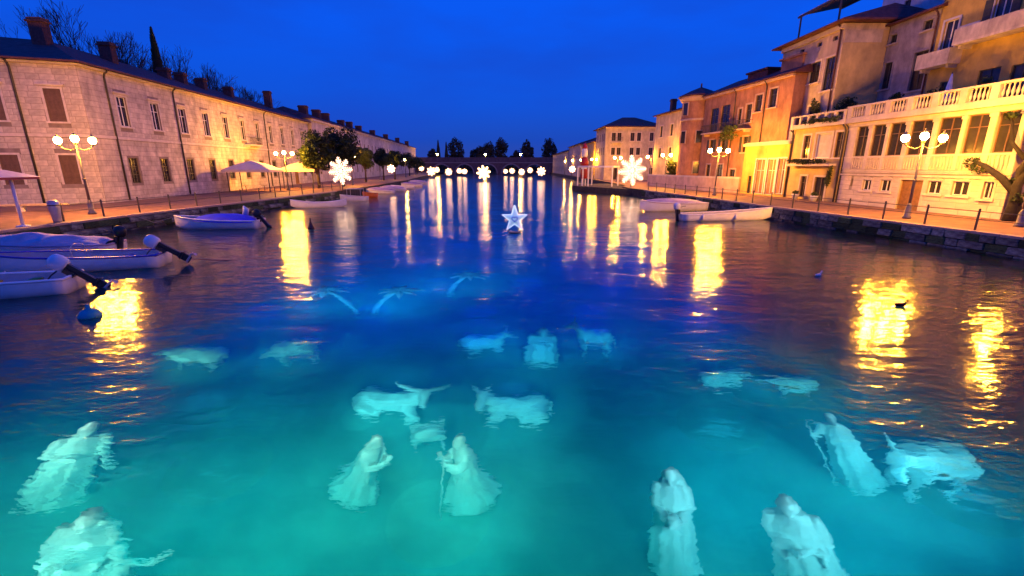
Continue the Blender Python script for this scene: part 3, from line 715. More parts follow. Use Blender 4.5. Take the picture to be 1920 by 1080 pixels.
for u in (2.5, 6.9, 11.3): opr.append((u - .7, u + .7, .1, 2.8))
hr.wall(13, 11.8, 12, M['cream_plaster'], opr)
for i, o in enumerate(opr): hr.win(o, frame='brown_shutter', trim='pale_stone', sill=i < 12, bars=(1, 0), name='window' if i < 12 else 'door')
hr.balcony(1.2, 3.9, 8.5, .8, 'pale_stone')
hr.box('cornice', M['pale_stone'], -.1, 13.1, -.4, 0, 11.5, 11.8)
hr.frame((21.5, 122), (21.5, 110)); 
for u in (2.5, 5.5, 8.0, 10.3):
    for z in (8.8, 5.7): hr.put('window', MB().box(u - .45, u + .45, -.02, .02, z, z + 1.7).mesh('window', M['brown_shutter']))
hr.org, hr.ang = (0, 0), 0
hr.roof(0, 13, 0, 12, 11.95, 2.5, 'roof_red', 5.8, 5.8, .8)
for (nm, lb, a, b, h, m, rm) in (('waterside_house', 'low ochre waterside house just past the cream palazzo', (20.9, 142), (21.2, 123), 9.2, 'ochre_plaster', 'roof_dark'),
                         ('pink_row_house', 'pink row house, the middle one of the low houses near the bridge', (20.6, 172), (20.9, 143), 9.6, 'pink_plaster', 'roof_red'),
                         ('bridgehead_house', 'dim cream house at the far end of the row touching the bridge', (20.6, 238), (20.6, 173), 8.4, 'cream_plaster', 'roof_dark')):
    fh = Bld(nm, lb, a, b); opf = []
    k = int(fh.W / 4)
    for i in range(k):
        u = (i + .5) * fh.W / k; opf += [(u - .5, u + .5, 5.0, 6.7), (u - .5, u + .5, 1.0, 3.0)]
    fh.wall(fh.W, h, 9, M[m], opf)
    for o in opf: fh.win(o, frame='brown_shutter', trim=None, sill=False, bars=(1, 0))
    fh.roof(0, fh.W, 0, 9, h + .14, 1.8, rm, 2, 2, .5)
# low garden wall
gw = MB()
pts = [(22.6, 78), (24.9, 66), (26.4, 60), (27.6, 56.8)]
for (x0, y0), (x1, y1) in zip(pts, pts[1:]):
    d = Vector((x1 - x0, y1 - y0)).normalized(); n_ = Vector((d.y, -d.x)) * -.15
    gw.add([(x0,y0,1),(x1,y1,1),(x1+n_.x*2,y1+n_.y*2,1),(x0+n_.x*2,y0+n_.y*2,1),(x0,y0,2.75),(x1,y1,2.75),(x1+n_.x*2,y1+n_.y*2,2.75),(x0+n_.x*2,y0+n_.y*2,2.75)],
           [(0,3,2,1),(4,5,6,7),(0,1,5,4),(1,2,6,5),(2,3,7,6),(3,0,4,7)])
gwr = tag(build(gw, 'garden_wall', M['pink_plaster']), 'low plastered garden wall in front of the round tower', 'wall')
gc = MB()
for (x0, y0), (x1, y1) in zip(pts, pts[1:]): gc.tube([(x0 + .1, y0, 2.8), (x1 + .1, y1, 2.8)], .16, 4)
build(gc, 'wall_coping', M['pale_stone'], gwr)

# ---- bridge
brg = thing('arched_bridge', 'dark brick bridge of low arches closing the far end of the canal', 'bridge', (0, 0, 0))
mb = MB(); yb0, yb1 = 246.0, 254.0; top = 7.2
xs0, xs1 = -58.0, 26.0
arches = [(-37 + k * 12.2, 4.6) for k in range(5)]
prof = [(xs0, -3.5)]
for cx, r in arches:
    prof.append((cx - r, -3.5)); prof += [(cx + r * math.cos(R(180 - 15 * i)), 0.4 + 4.6 * math.sin(R(15 * i))) for i in range(13)]; prof.append((cx + r, -3.5))
prof.append((xs1, -3.5))
for (x0, z0), (x1, z1) in zip(prof, prof[1:]):
    if x1 - x0 > 1e-4: mb.add([(x0,yb0,z0),(x1,yb0,z1),(x1,yb0,top),(x0,yb0,top)], [(0,1,2,3)]); mb.add([(x0,yb1,z0),(x1,yb1,z1),(x1,yb1,top),(x0,yb1,top)], [(3,2,1,0)])
    mb.add([(x0,yb0,z0),(x1,yb0,z1),(x1,yb1,z1),(x0,yb1,z0)], [(0,3,2,1)])
mb.add([(xs0,yb0,top),(xs1,yb0,top),(xs1,yb1,top),(xs0,yb1,top)], [(0,1,2,3)])
build(mb, 'bridge_body', M['bridge_brick'], brg)
build(MB().box(xs0, xs1, yb0 - .35, yb0 - .003, 5.7, 6.1), 'string_course', M['bridge_stone'], brg)
for yy in (yb0, yb1 - .4): build(MB().box(xs0, xs1, yy, yy + .4, top + .003, 8.6), 'parapet', M['bridge_brick'], brg)
for cx, r in arches:
    a = MB()
    for i in range(12):
        p = [(cx + q * math.cos(R(180 - 15 * j)), 0.4 + (q / r) * 4.6 * math.sin(R(15 * j))) for j in (i, i + 1) for q in (r, r * 1.13)]
        a.add([(x, yb0 - .12, z) for x, z in p] + [(x, yb0 - .003, z) for x, z in p], [(0,2,3,1),(1,3,7,5),(0,4,6,2)])
    build(a, 'arch_ring', M['bridge_stone'], brg)

# ------------------------------------------------------------------ vegetation
def leaf_cloud(mb, c, rad, n, size, r_, shell=0.55):
    for _ in range(n):
        while True:
            v = Vector((r_.uniform(-1, 1), r_.uniform(-1, 1), r_.uniform(-1, 1)))
            if shell < v.length < 1 or (v.length < 1 and r_.random() < .25): break
        p = Vector((c[0] + v.x * rad[0], c[1] + v.y * rad[1], c[2] + v.z * rad[2]))
        nrm = (v + Vector((r_.uniform(-.9, .9), r_.uniform(-.9, .9), r_.uniform(-.9, .9)))).normalized()
        a = nrm.orthogonal().normalized(); a.rotate(Matrix.Rotation(r_.uniform(0, 6.28), 3, nrm)); b = nrm.cross(a)
        s = size * r_.uniform(.6, 1.4)
        mb.add([p - a*s, p + b*s*.5, p + a*s, p - b*s*.5], [(0,1,2,3)])
def round_tree(label, x, y, zb, z0, z1, rx, mat='leaf_dark', n=6500, size=.19, seed=0, group=None, name='round_tree', ry=None):
    r_ = random.Random(seed)
    t = thing(name, label, 'tree', (x, y, zb), 0, group)
    zc = (z0 + z1) / 2 - zb; rz = (z1 - z0) / 2
    tr = MB(); tr.tube([(0, 0, -.1), (.05, 0, (z0 - zb) * .6), (0, .05, zc)], [.22, .16, .09], 8)
    for k in range(6):
        a = k * 1.05; tr.tube([(0, 0, (z0 - zb) * .8), (math.cos(a) * rx * .35, math.sin(a) * rx * .35, zc - rz * .2), (math.cos(a) * rx * .7, math.sin(a) * rx * .7, zc + rz * .3)], [.09, .06, .02], 5)
    build(tr, 'trunk', M['bark'], t, True)
    cr_ = MB(); K = 26
    for k in range(K):
        while True:
            v = Vector((r_.uniform(-1, 1), r_.uniform(-1, 1), r_.uniform(-1, 1)))
            if v.length < 1: break
        v = v.normalized() * r_.uniform(.45, .85)
        q = r_.uniform(.28, .45)
        leaf_cloud(cr_, (v.x * rx, v.y * (ry or rx), zc + v.z * rz), (rx * q, rx * q, rz * q), n // K, size, r_)
    build(cr_, 'crown', M[mat], t)
    return t
GT = 'clipped round trees on the left promenade'
round_tree('dark round tree beside the end of the stone barracks, shorter than its neighbour', -28.6, 69, 1, 3.3, 8.9, 2.6, seed=1, group=GT)
round_tree('broadest and tallest round tree, behind the large left snowflake', -27.4, 76, 1, 3.9, 9.9, 3.5, seed=2, n=9000, group=GT)
round_tree('third round tree, lit yellow by the lamp in front', -30.0, 96, 1, 3.9, 8.0, 2.1, mat='leaf_mid', seed=3, group=GT)
round_tree('fourth round tree, above the small snowflake light', -29.6, 108, 1, 4.0, 7.8, 2.4, seed=4, group=GT)
round_tree('fifth round tree, just right of the fourth', -29.0, 116, 1, 4.0, 7.8, 2.2, seed=5, group=GT)
round_tree('most distant dark tree on the left bank, near the end of the long range', -34.5, 158, 1, 3.5, 8.6, 4.0, seed=6, n=2400, size=.25, group=GT)
round_tree('small dark tree between the distant tree and the bridge', -38, 188, 1, 3.2, 7.8, 3.4, seed=16, n=1600, size=.3, group=GT)
GF = 'dark trees beyond the bridge'
for i, (px, top, w, lab) in enumerate(((812, 278, 18, 'small dark round tree beyond the left end of the bridge'), (856, 259, 34, 'big round dark tree beyond the bridge, just right of two cypresses'),
        (893, 276, 26, 'low dark tree beyond the bridge, under the middle lamp on its left'), (912, 268, 34, 'wide dark tree beyond the bridge behind the middle lamp'),
        (940, 265, 32, 'tall dark tree beyond the bridge, right of the middle lamp'), (967, 283, 20, 'smallest dark tree beyond the bridge, near the right lamp'),
        (988, 266, 24, 'narrow tall dark tree beyond the bridge, right of the right lamp'), (1031, 265, 30, 'dark tree beyond the right bridgehead'))):
    Y = 300 + 8 * (i % 3); X = (px - 960) / 853 * (Y * .966); zt = 3.0 + (300.5 + 11.5 - top) / 853 * Y * 1.02; rx = w / 2 / 853 * Y
    round_tree(lab, X, Y, 0.98, 4.0, zt, rx, 'leaf_far', 1500, .75, 40 + i, GF, 'far_tree')
mb = MB(); r_ = random.Random(77)
for k in range(110):
    x = -75 + k * 1.25; leaf_cloud(mb, (x, 284 + r_.uniform(-3, 3), 3.2), (2.2, 2.5, 2.6 + r_.uniform(-.5, 1.4)), 60, .8, r_, .1)
build(mb, 'treeline', M['leaf_far'], kind='stuff')
def cypress(label, x, y, zb, h, r, mat='leaf_far', seed=0, n=1400, size=.3):
    r_ = random.Random(seed); t = thing('cypress_tree', label, 'tree', (x, y, zb), 0)
    build(MB().tube([(0, 0, -.1), (0, 0, h * .5)], [.2, .1], 6), 'trunk', M['bark_dark'], t)
    c = MB()
    for _ in range(n):
        f = r_.random() ** .8; rr = r * (1 - f) ** .75 * min(1, f * 8 + .3) * r_.uniform(.6, 1.05); a = r_.uniform(0, 6.28)
        p = Vector((rr * math.cos(a), rr * math.sin(a), h * (.04 + .96 * f))); s = size * r_.uniform(.6, 1.3)
        d = Vector((math.cos(a) * .3, math.sin(a) * .3, 1)); sd = Vector((-math.sin(a), math.cos(a), 0))
        c.add([p - d*s, p + sd*s*.35, p + d*s, p - sd*s*.35], [(0,1,2,3)])
    build(c, 'crown', M[mat], t); return t
cypress('tall dark cypress behind the roof of the stone barracks', -51.3, 72, .98, 22.0, 1.9, 'leaf_dark', 5, 2600, .4)
cypress('slim cypress beyond the bridge, next to the small round tree', -46.5, 300, .98, 18.5, 2.2, seed=6, size=.7)
cypress('second slim cypress beyond the bridge, nearer the big round tree', -42.0, 304, .98, 17.5, 1.9, seed=7, size=.7)
def bare_tree(label, x, y, h, seed, group):
    r_ = random.Random(seed); t = thing('bare_tree', label, 'tree', (x, y, .98), 0, group); tr, cw = MB(), MB()
    tr.tube([(0,0,-.1), (.1,.1,h*.2), (0,.2,h*.42)], [.32, .25, .18], 7)
    def grow(p, d, ln, rad, lev):
        q = p + d * ln; mid = p + d * ln * .5 + Vector((r_.uniform(-.08,.08), r_.uniform(-.08,.08), 0)) * ln
        cw.tube([p, mid, q], [max(.021, rad), max(.019, rad * .85), max(.017, rad * .7)], 5 if lev < 2 else 3, False)
        if lev < 5:
            for _ in range(3 if lev < 4 else 2):
                nd = (d + Vector((r_.uniform(-.6,.6), r_.uniform(-.6,.6), r_.uniform(-.05,.5)))).normalized(); grow(q, nd, ln * r_.uniform(.62, .84), rad * .66, lev + 1)
    for k in range(5):
        a = k * 1.256 + r_.uniform(-.3, .3); grow(Vector((0, .2, h * (.30 + .03 * k))), Vector((math.cos(a) * .6, math.sin(a) * .6, 1)).normalized(), h * .19, .11, 0)
    build(tr, 'trunk', M['bark_dark'], t); build(cw, 'crown', M['bark_dark'], t); return t
GB = 'bare winter trees behind the barracks roof'
for i, (x, y, h, lb) in enumerate(((-55.5, 66, 21.5, 'leafless tree behind the barracks, left of its second chimney'), (-53.6, 69, 20.5, 'leafless tree behind the barracks, between second chimney and cypress'),
     (-53, 80, 20, 'leafless tree just right of the tall cypress'), (-52, 86, 19, 'leafless tree behind the barracks roof, second to the right of the cypress'), (-51, 92, 18, 'leafless tree furthest along the barracks roof, near the last chimney'))):
    bare_tree(lb, x, y, h, 60 + i, GB)

# ------------------------------------------------------------------ street lamps
def street_lamp(label, loc, rotz, heads=3, mat='lamp_glow', group='ornate promenade lamps', h=4.95):
    t = thing('street_lamp', label, 'lamp', loc, rotz, group)
    build(MB().lathe([(.24,0),(.24,.12),(.17,.2),(.15,.75),(.11,.85),(.09,.95)], 12), 'base', M['lamp_paint'], t, True)
    build(MB().tube([(0,0,.9), (0,0,2.4), (0,0,h - .35)], [.085,.075,.055], 10).lathe([(.11,0),(.11,.1)], 10, (0,0,2.3)), 'pole', M['lamp_paint'], t, True)
    arm = MB(); offs = [0.0] if heads == 1 else ([-.62, .62] if heads == 2 else [-1.08, 0.0, 1.08])
    for o_ in offs:
        zt = h if o_ == 0 else h - .12
        if o_:
            s = 1 if o_ > 0 else -1
            arm.tube([(0,0,h-.55), (s*.4,0,h-.75), (s*.85 if abs(o_) > .7 else s*.5,0,h-.62), (o_,0,zt-.3)], .03, 6)
        else: arm.tube([(0,0,h-.4),(0,0,h-.25)], .05, 6)
    if heads > 1: build(arm, 'crossarm', M['lamp_paint'], t, True)
    for o_ in offs:
        zt = h if o_ == 0 else h - .12
        g = build(MB().ball((0,0,0), .21, 12, 8, 1.1), 'lamp_globe', M[mat], t, True, (o_, 0, zt))
        ob('cap', MB().lathe([(.16,.19),(.10,.30),(.03,.36),(.02,.45)], 8).lathe([(.10,-.34),(.13,-.22)], 8).mesh('cap', M['lamp_paint']), g)
    return t
street_lamp('triple headed lamp in front of the barracks end wall', (-28.9, 31.6, 1), R(4))
street_lamp('triple headed lamp in front of the veranda house', (24.9, 28.9, 1), R(-4))
street_lamp('lamp at the far right corner of the veranda house, known by its water reflection', (27.6, 24.8, 1), 0, 1)
street_lamp('triple headed lamp between the two canvas pavilions', (-31.0, 64.5, 1), R(3), 3)
street_lamp('lamp half hidden behind the large left snowflake', (-28.0, 82, 1), 0, 2)
street_lamp('lamp between the second and third round trees', (-31.5, 112, 1), 0, 1)
street_lamp('triple headed lamp in front of the orange house', (22.9, 52.5, 1), R(10))
street_lamp('lamp at the foot of the small ochre corner house', (24.0, 73.5, 1), 0, 2)
street_lamp('twin lamp right of the big snowflake before the cream palazzo', (25.3, 86, 1), 0, 2)
street_lamp('lamp just above the big snowflake on the right', (21.9, 98, 1), 0, 2)
street_lamp('lamp right of the red beacon, before the palazzo corner', (20.9, 120, 1), 0, 2)
for k, (y, lb) in enumerate(((140, 'lamp just left of the red beacon'), (160, 'second lamp left of the red beacon'), (182, 'third lamp left of the red beacon, near the bridge'))):
    street_lamp(lb, (20.4, y, 1), 0, 1, 'far_lamp_glow', 'ornate promenade lamps')
for k, (y, lb) in enumerate(((140, 'distant lamp on the left bank past the small round trees'), (172, 'most distant lamp on the left bank near the bridge'))):
    street_lamp(lb, (poly_at(QL, y) - 4, y, 1), 0, 1, 'far_lamp_glow')
GBL = 'lamps on the bridge parapet'
for x, lb in ((-39.0, 'lamp on the bridge at its left end, by the cypresses'), (-14.0, 'brightest lamp on the bridge, above the middle arch'), (4.5, 'lamp on the bridge right of the middle')):
    t = thing('bridge_lamp', lb, 'lamp', (x, 247.2, 8.2), 0, GBL)
    build(MB().tube([(0,0,-.9), (0,0,1.6)], [.12, .08], 8), 'pole', M['lamp_paint'], t)
    build(MB().ball((0,0,1.9), .42, 12, 8), 'lamp_globe', M['far_lamp_glow'], t, True)

# ------------------------------------------------------------------ snowflake lights
def snowflake(label, c, r, stand=None, mat='led_glow', arms=8, rotz=0.0, group='glowing snowflake decorations', float_=False):
    t = thing('snowflake_light', label, 'decoration', c, rotz, group)
    tb = max(.021, r * .0135)
    for k in range(arms):
        m = MB(); a = 2 * math.pi * k / arms + .12; d = Vector((math.cos(a), 0, math.sin(a))); n_ = Vector((-math.sin(a), 0, math.cos(a)))
        m.tube([d * r * .08, d * r], tb, 6)
        for f, l in ((.30, .30), (.48, .28), (.66, .24), (.84, .16)):
            for s in (-1, 1): m.tube([d * r * f, d * r * (f + l * .7) + n_ * s * r * l * .75], tb * .85, 5)
        for s in (-1, 1): m.tube([d * r * .55, d * r * .78 + Vector((0, s * r * .3, 0))], tb * .85, 5)
        build(m, 'snowflake_arm', M[mat], t)
    ring = MB(); pts_ = [(math.cos(2*math.pi*k/16) * r * .3, 0, math.sin(2*math.pi*k/16) * r * .3) for k in range(17)]
    ring.tube(pts_, tb, 6); ring.ball((0,0,0), r * .1, 8, 6)
    build(ring, 'snowflake_hub', M[mat], t)
    if stand is not None:
        m = MB().tube([(0, .12, -r * .9), (0, .12, stand - c[2])], .06, 6)
        m.tube([(0, .12, -r * .3), (0, .12, -r * .9)], .05, 6)
        build(m, 'stand', M['iron'], t)
        if float_: build(MB().lathe([(.5 * r, -.06), (.55 * r, .08), (.5 * r, .14)], 14, (0, .12, stand - c[2])), 'float', M['motor_black'], t)
    return t
snowflake('big white snowflake light on the left bank beside the broad round tree', (-21.9, 60, 3.6), 1.75, .9, rotz=R(-14))
snowflake('biggest white snowflake light on the right bank beside the pergola', (18.5, 72.3, 3.55), 2.3, .9, arms=8, rotz=R(10))
snowflake('ball shaped snowflake light floating in mid canal, the brightest far one', (-8.0, 132, 2.45), 2.0, 0.0, 'led_far_glow', float_=True)
for i, (px, py, rp, Y, lb) in enumerate(((733, 317, 9, 108, 'small snowflake light under the fourth round tree'), (790, 316, 6, 190, 'tiny snowflake light at the left end of the far row'),
      (808, 322, 10, 165, 'second snowflake light of the far row, the widest on the left'), (819, 319, 6, 200, 'tiny snowflake light touching the second of the far row'), (841, 323, 8, 170, 'third snowflake light of the far row, standing alone'), (861, 321, 6, 200, 'snowflake light left of the mid canal ball'),
      (871, 322, 6, 190, 'snowflake light touching the mid canal ball on its left'), (948, 322, 5, 205, 'tiny snowflake light right of the mid canal ball'), (960, 321, 6, 200, 'second snowflake light right of the mid canal ball, above the star'),
      (978, 323, 7, 175, 'third snowflake light right of the mid canal ball'), (994, 320, 6, 200, 'fourth snowflake light right of the mid canal ball'), (1015, 322, 10, 150, 'large snowflake light before the bridge on the right bank side'), (1073, 318, 7, 84, 'small snowflake light at the corner of the white pergola'))):
    d = Y * .966; X = (px - 960) / 853 * d; z = 4.2 + (312 - py) / 853 * d * .97
    snowflake(lb, (X, Y, max(z, 1.1)), rp * .85 / 853 * d, None if i in (0, 12) else 0.0, 'led_far_glow', 8, float_=i not in (0, 12))

# ------------------------------------------------------------------ floating star
st = thing('star_light', 'white five pointed star light with a heart in its middle standing on the water', 'decoration', (0.17, 29.6, .90), 0, scale=.87)
def star_pts(r1, r2): return [((r1 if k % 2 == 0 else r2) * math.sin(math.pi * k / 5), (r1 if k % 2 == 0 else r2) * math.cos(math.pi * k / 5)) for k in range(10)]
sp = star_pts(1.0, .39)
for k in range(5):
    m = MB(); a, b, c_ = sp[(2*k - 1) % 10], sp[2*k], sp[(2*k + 1) % 10]
    m.add([(0,-.16,0),(a[0],0,a[1]),(b[0],0,b[1]),(c_[0],0,c_[1]),(0,.16,0)], [(0,2,1),(0,3,2),(4,1,2),(4,2,3)])
    build(m, 'star_point', M['star_glow'], st)
m = MB(); m.tube([(x, 0, z) for x, z in sp] + [(sp[0][0], 0, sp[0][1])], .035, 6, False)
build(m, 'star_outline', M['star_edge'], st)
hp = []
for k in range(25):
    a = 2 * math.pi * k / 24; hp.append((.0135 * 16 * math.sin(a) ** 3, -.19, .0135 * (13 * math.cos(a) - 5 * math.cos(2*a) - 2 * math.cos(3*a) - math.cos(4*a))))
build(MB().tube(hp, .032, 6, False), 'heart', M['tarp_blue'], st)
build(MB().lathe([(.42, -.06), (.46, .02), (.4, .05)], 18, (0, 0, -1.02)).tube([(-.45, 0, -.98), (-.5, 0, -.72)], .03, 6).tube([(.45, 0, -.98), (.5, 0, -.72)], .03, 6), 'float', M['motor_black'], st)

# ------------------------------------------------------------------ boats
def hull_mesh(L, B, D, sheer=.25, both=False, n=16):
    """x from stern (0) to bow (L); returns outer half breadth functions too"""
    def hb(t):
        if both: return B / 2 * max(0.0, 1 - abs(2 * t - 1) ** 2.4) ** .75
        return B / 2 * (0.86 + .14 * min(1, t * 4)) * max(0.0, 1 - max(0, (t - .35) / .65) ** 2.6) ** .8
    def zg(t): return D + sheer * ((abs(2*t - 1) ** 2) if both else t ** 2.2)
    def kz(t): return -.14 + (.32 * max(0, (t - .75) / .25) ** 2) + (.32 * max(0, (.25 - t) / .25) ** 2 if both else 0)
    o, m = MB(), MB(); sec = 7
    for side, mbx, shr, kz_off in ((1, o, 1.0, 0), (1, m, .90, .16)):
        for i in range(n + 1):
            t = i / n; b = max(.012, hb(t)) * shr; x = L * t if shr == 1 else L * (.012 + .975 * t)
            for j in range(2 * sec + 1):
                q = (j - sec) / sec; aq = abs(q); w = (1 if q >= 0 else -1) * b * math.sin(aq * math.pi / 2) ** .62 if aq else 0
                z = lerp(kz(t) + kz_off * (1.25), zg(t) - (.0 if shr == 1 else .012), aq ** 2.3)
                mbx.v.append((x, w, z))
        st_ = 2 * sec + 1
        for i in range(n):
            for j in range(2 * sec):
                f = (i*st_ + j, (i+1)*st_ + j, (i+1)*st_ + j + 1, i*st_ + j + 1)
                mbx.f.append(f if mbx is o else tuple(reversed(f)))
    st_ = 2 * sec + 1
    if not both:
        o.f.append(tuple(range(st_)))
        m.f.append(tuple(reversed(range(st_))))
    return o, m, hb, zg
def outboard(parent, loc, rot_tilt=0.0, cowl='motor_white', rotz=0.0, sc=1.15):
    mt = bpy.data.objects.new('outboard_motor', MB().lathe([(.02,.0),(.15,.0),(.19,.07),(.2,.25),(.17,.38),(.09,.45),(.01,.46)], 14, (0,0,.42), 1.25, .85).mesh('outboard_motor', M[cowl], True)); COL.objects.link(mt)
    mt.parent = parent; mt.location = loc; mt.rotation_euler = (0, rot_tilt, rotz); mt.scale = (sc,) * 3
    ob('motor_leg', MB().box(-.12,.06,-.06,.06,-.35,.42).box(-.16,.1,-.035,.035,-.75,-.35).box(-.22,.12,-.1,.1,-.45,-.42).mesh('motor_leg', M['motor_black']), mt)
    pr = MB().tube([(-.32,0,-.68),(.1,0,-.68)], [.04,.06], 8)
    for k in range(3):
        a = k * 2.094; pr.add([(-.30,0,-.68),(-.26,.14*math.cos(a)-.05*math.sin(a),-.68+.14*math.sin(a)+.05*math.cos(a)),(-.30,.17*math.cos(a),-.68+.17*math.sin(a)),(-.33,.14*math.cos(a)+.05*math.sin(a),-.68+.14*math.sin(a)-.05*math.cos(a))], [(0,1,2,3),(3,2,1,0)])
    ob('propeller', pr.mesh('propeller', M['steel']), mt)
    ob('tiller', MB().tube([(.1,0,.5),(.45,0,.56),(.62,0,.55)], .022, 6).box(.02,.16,-.13,.13,.1,.4).mesh('tiller', M['motor_black']), mt)
    return mt
def boat(name, label, stern, bow, B, D, hull='hull_white', rail='boat_wood', seats=2, both=False, sheer=.25, cover=None, cov=(0.05, .95), covh=.3, inside='hull_inside', lumps=.05, stripe=None, seat_mat='boat_wood', cat='boat', group=None):
    s, b = Vector(stern), Vector(bow); d = b - s; L = d.length
    t = thing(name, label, cat, (s.x, s.y, 0.0), math.atan2(d.y, d.x), group)
    o, m, hb, zg = hull_mesh(L, B, D, sheer, both)
    hu = build(o, 'hull', M[hull], t, True); build(m, 'hull_lining', M[inside], t, True)
    n = 18; gr = MB()
    for sd in (-1, 1):
        gr.tube([(L * i / n, sd * max(.0, hb(i / n) * .985), zg(i / n) + .005) for i in range(n + 1)], .045, 6)
    if not both: gr.box(-.02, .06, -hb(0), hb(0), zg(0) - .05, zg(0) + .035)
    build(gr, 'gunwale', M[rail], t, True)
    if stripe:
        sr = MB()
        for sd in (-1, 1): sr.tube([(L * i / n, sd * (hb(i / n) + .004), zg(i / n) - .16) for i in range(n + 1)], .05, 5)
        build(sr, 'rub_strip', M[stripe], t, True)
    for k in range(seats):
        x = L * (.25 + .42 * k / max(1, seats - 1)); w = hb(x / L) * .9
        build(MB().box(x - .14, x + .14, -w, w, D * .62, D * .62 + .05), 'thwart', M[seat_mat], t)
    if cover:
        c = MB(); k, w = 22, 10; r_ = random.Random(len(label))
        for i in range(k + 1):
            q = lerp(cov[0], cov[1], i / k); h = hb(q) * 1.03 + .02
            ends = math.sin(math.pi * min(1, max(0, i / k)))**.5
            for j in range(w + 1):
                v = 2 * j / w - 1
                z = zg(q) + .03 + covh * ends * (1 - abs(v) ** 1.8) + lumps * noise.noise((q * 7 + len(label), v * 2.2, 0)) * (1 - v * v) - (.14 if abs(v) == 1 else 0)
                c.v.append((L * q, v * h, z))
        for i in range(k):
            for j in range(w): c.f.append((i*(w+1)+j, (i+1)*(w+1)+j, (i+1)*(w+1)+j+1, i*(w+1)+j+1))
        build(c, 'boat_cover', M[cover], t, True)
    t['L'] = L
    return t, L, D
b1, L, D = boat('motorboat', 'white open motorboat in the left corner with a pale outboard and yellow seat', (-15.35, 15.5), (-20.2, 13.6), 1.75, .52, rail='hull_white', seats=3, seat_mat='boat_yellow', sheer=.3)
outboard(b1, (-.22, 0, .50), R(48), 'motor_white', sc=1.15)
b2, L, D = boat('motorboat', 'blue and white open boat with its outboard tilted clear of the water', (-15.3, 19.7), (-21.2, 18.0), 1.9, .55, rail='hull_blue', stripe=None, seats=2, seat_mat='hull_blue', sheer=.25)
outboard(b2, (-.25, 0, .62), R(55), 'motor_white')
build(MB().tube([(-1.0, 0, .2), (-1.9, -.2, .05), (-2.7, -.3, -.02)], .02, 5), 'mooring_rope', M['rope'], b2)
b3, L, D = boat('covered_boat', 'boat under a lumpy pinkish grey tarpaulin moored against the left quay', (-19.8, 22.6), (-26.0, 21.4), 1.9, .5, rail='tarp_mauve', cover='tarp_pink', covh=.42, lumps=.28, seats=0)
outboard(b3, (-.1, 0, .34), R(-12), 'motor_black')
b4, L, D = boat('covered_boat', 'white motorboat with a bright blue cover and black outboard by the left quay', (-17.7, 32.2), (-23.3, 31.6), 1.9, .55, rail='hull_white', cover='tarp_blue', cov=(.04, .72), covh=.38, seats=1, sheer=.35)
outboard(b4, (-.2, 0, .40), R(35), 'motor_black')
build(MB().tube([(1.1, -.3, .9), (1.0, -.3, 1.25), (1.15, -.3, 1.5)], [.2, .22, .04], 8), 'fender', M['motor_white'], b4, True)
boat('rowing_boat', 'slender white rowing boat with raised ends below the left snowflake', (-17.6, 49.2), (-23.0, 47.9), 1.5, .48, both=True, sheer=.35, rail='hull_white', seats=3)
b6, L, D = boat('cabin_boat', 'small white boat with a grey canopy moored beyond the rowing boat', (-18.0, 57.4), (-21.4, 57.6), 1.5, .5, rail='hull_white', seats=1)
cn = MB().box(.5, 2.3, -.6, .6, 1.45, 1.52)
for x in (.55, 2.25):
    for y in (-.55, .55): cn.tube([(x, y, .5), (x, y, 1.45)], .03, 5)
build(cn, 'canopy', M['hull_inside'], b6)
boat('dinghy', 'orange dinghy next to the white canopy boat', (-19.3, 65.2), (-20.0, 62.4), 1.3, .55, hull='orange_hull', rail='orange_hull', seats=2, sheer=.3)
GBB = 'small boats moored along the left bank'
for i, (x, y, c, lb) in enumerate(((-20.6, 73, 'tarp_mauve', 'mauve covered boat just past the orange dinghy'), (-20.4, 80, 'tarp_pink', 'pink covered boat, second past the orange dinghy'), (-20.6, 88, None, 'open white boat, third past the orange dinghy'), (-21.0, 98, 'tarp_mauve', 'mauve covered boat below the small snowflake light'), (-22.5, 112, 'tarp_pink', 'last covered boat of the row along the left bank'))):
    boat('moored_boat', lb, (x + 2.2, y), (x - 2.2, y - .4), 1.6, .5, rail='hull_white', cover=c, covh=.4, seats=0 if c else 2, group=GBB)
boat('covered_boat', 'white boat with a pale pink cover against the right quay', (18.9, 45.6), (12.2, 44.0), 2.0, .75, rail='hull_white', cover='tarp_pink', cov=(.05, .9), covh=.35, seats=0, sheer=.28)
b8, L, D = boat('rowing_boat', 'long white rowing boat with a raised bow in front of the right quay wall', (13.4, 36.6), (21.1, 37.3), 1.7, .50, rail='hull_white', seats=3, sheer=.45)
outboard(b8, (-.2, 0, .40), R(-8), 'motor_white')
tag(build(MB().lathe([(.05,-.2),(.24,-.1),(.28,.04),(.2,.18),(.06,.24),(.05,.36)], 14), 'mooring_buoy', M['teal_buoy'], None, True, (-12.2, 12.5, 0)), 'teal and pale mooring buoy beside the lamp reflection near the corner boat', 'buoy')
tag(build(MB().lathe([(.05,-.2),(.2,-.1),(.24,.04),(.16,.2),(.05,.5),(.05,.75)], 12), 'mooring_buoy', M['motor_black'], None, True, (-13.9, 31.5, 0)), 'dark mooring buoy behind the blue covered boat', 'buoy')
def duck(label, loc, rot, mat):
    t = thing('duck', label, 'bird', loc, rot, scale=.65)
    body = MB(); body.tube([(-.26,0,.10),(-.18,0,.07),(0,0,.06),(.14,0,.07),(.22,0,.10)], [.01,.07,.10,.085,.03], 8)
    body.tube([(.14,0,.09),(.19,0,.2),(.23,0,.27)], [.05,.035,.045], 8); body.ball((.24,0,.28), .055, 8, 6); body.tube([(.28,0,.275),(.36,0,.26)], [.025,.012], 6)
    build(body, 'body', M[mat], t, True)
    build(MB().tube([(.29,0,.272),(.37,0,.258)], [.027,.014], 6), 'bill', M['boat_yellow'], t)
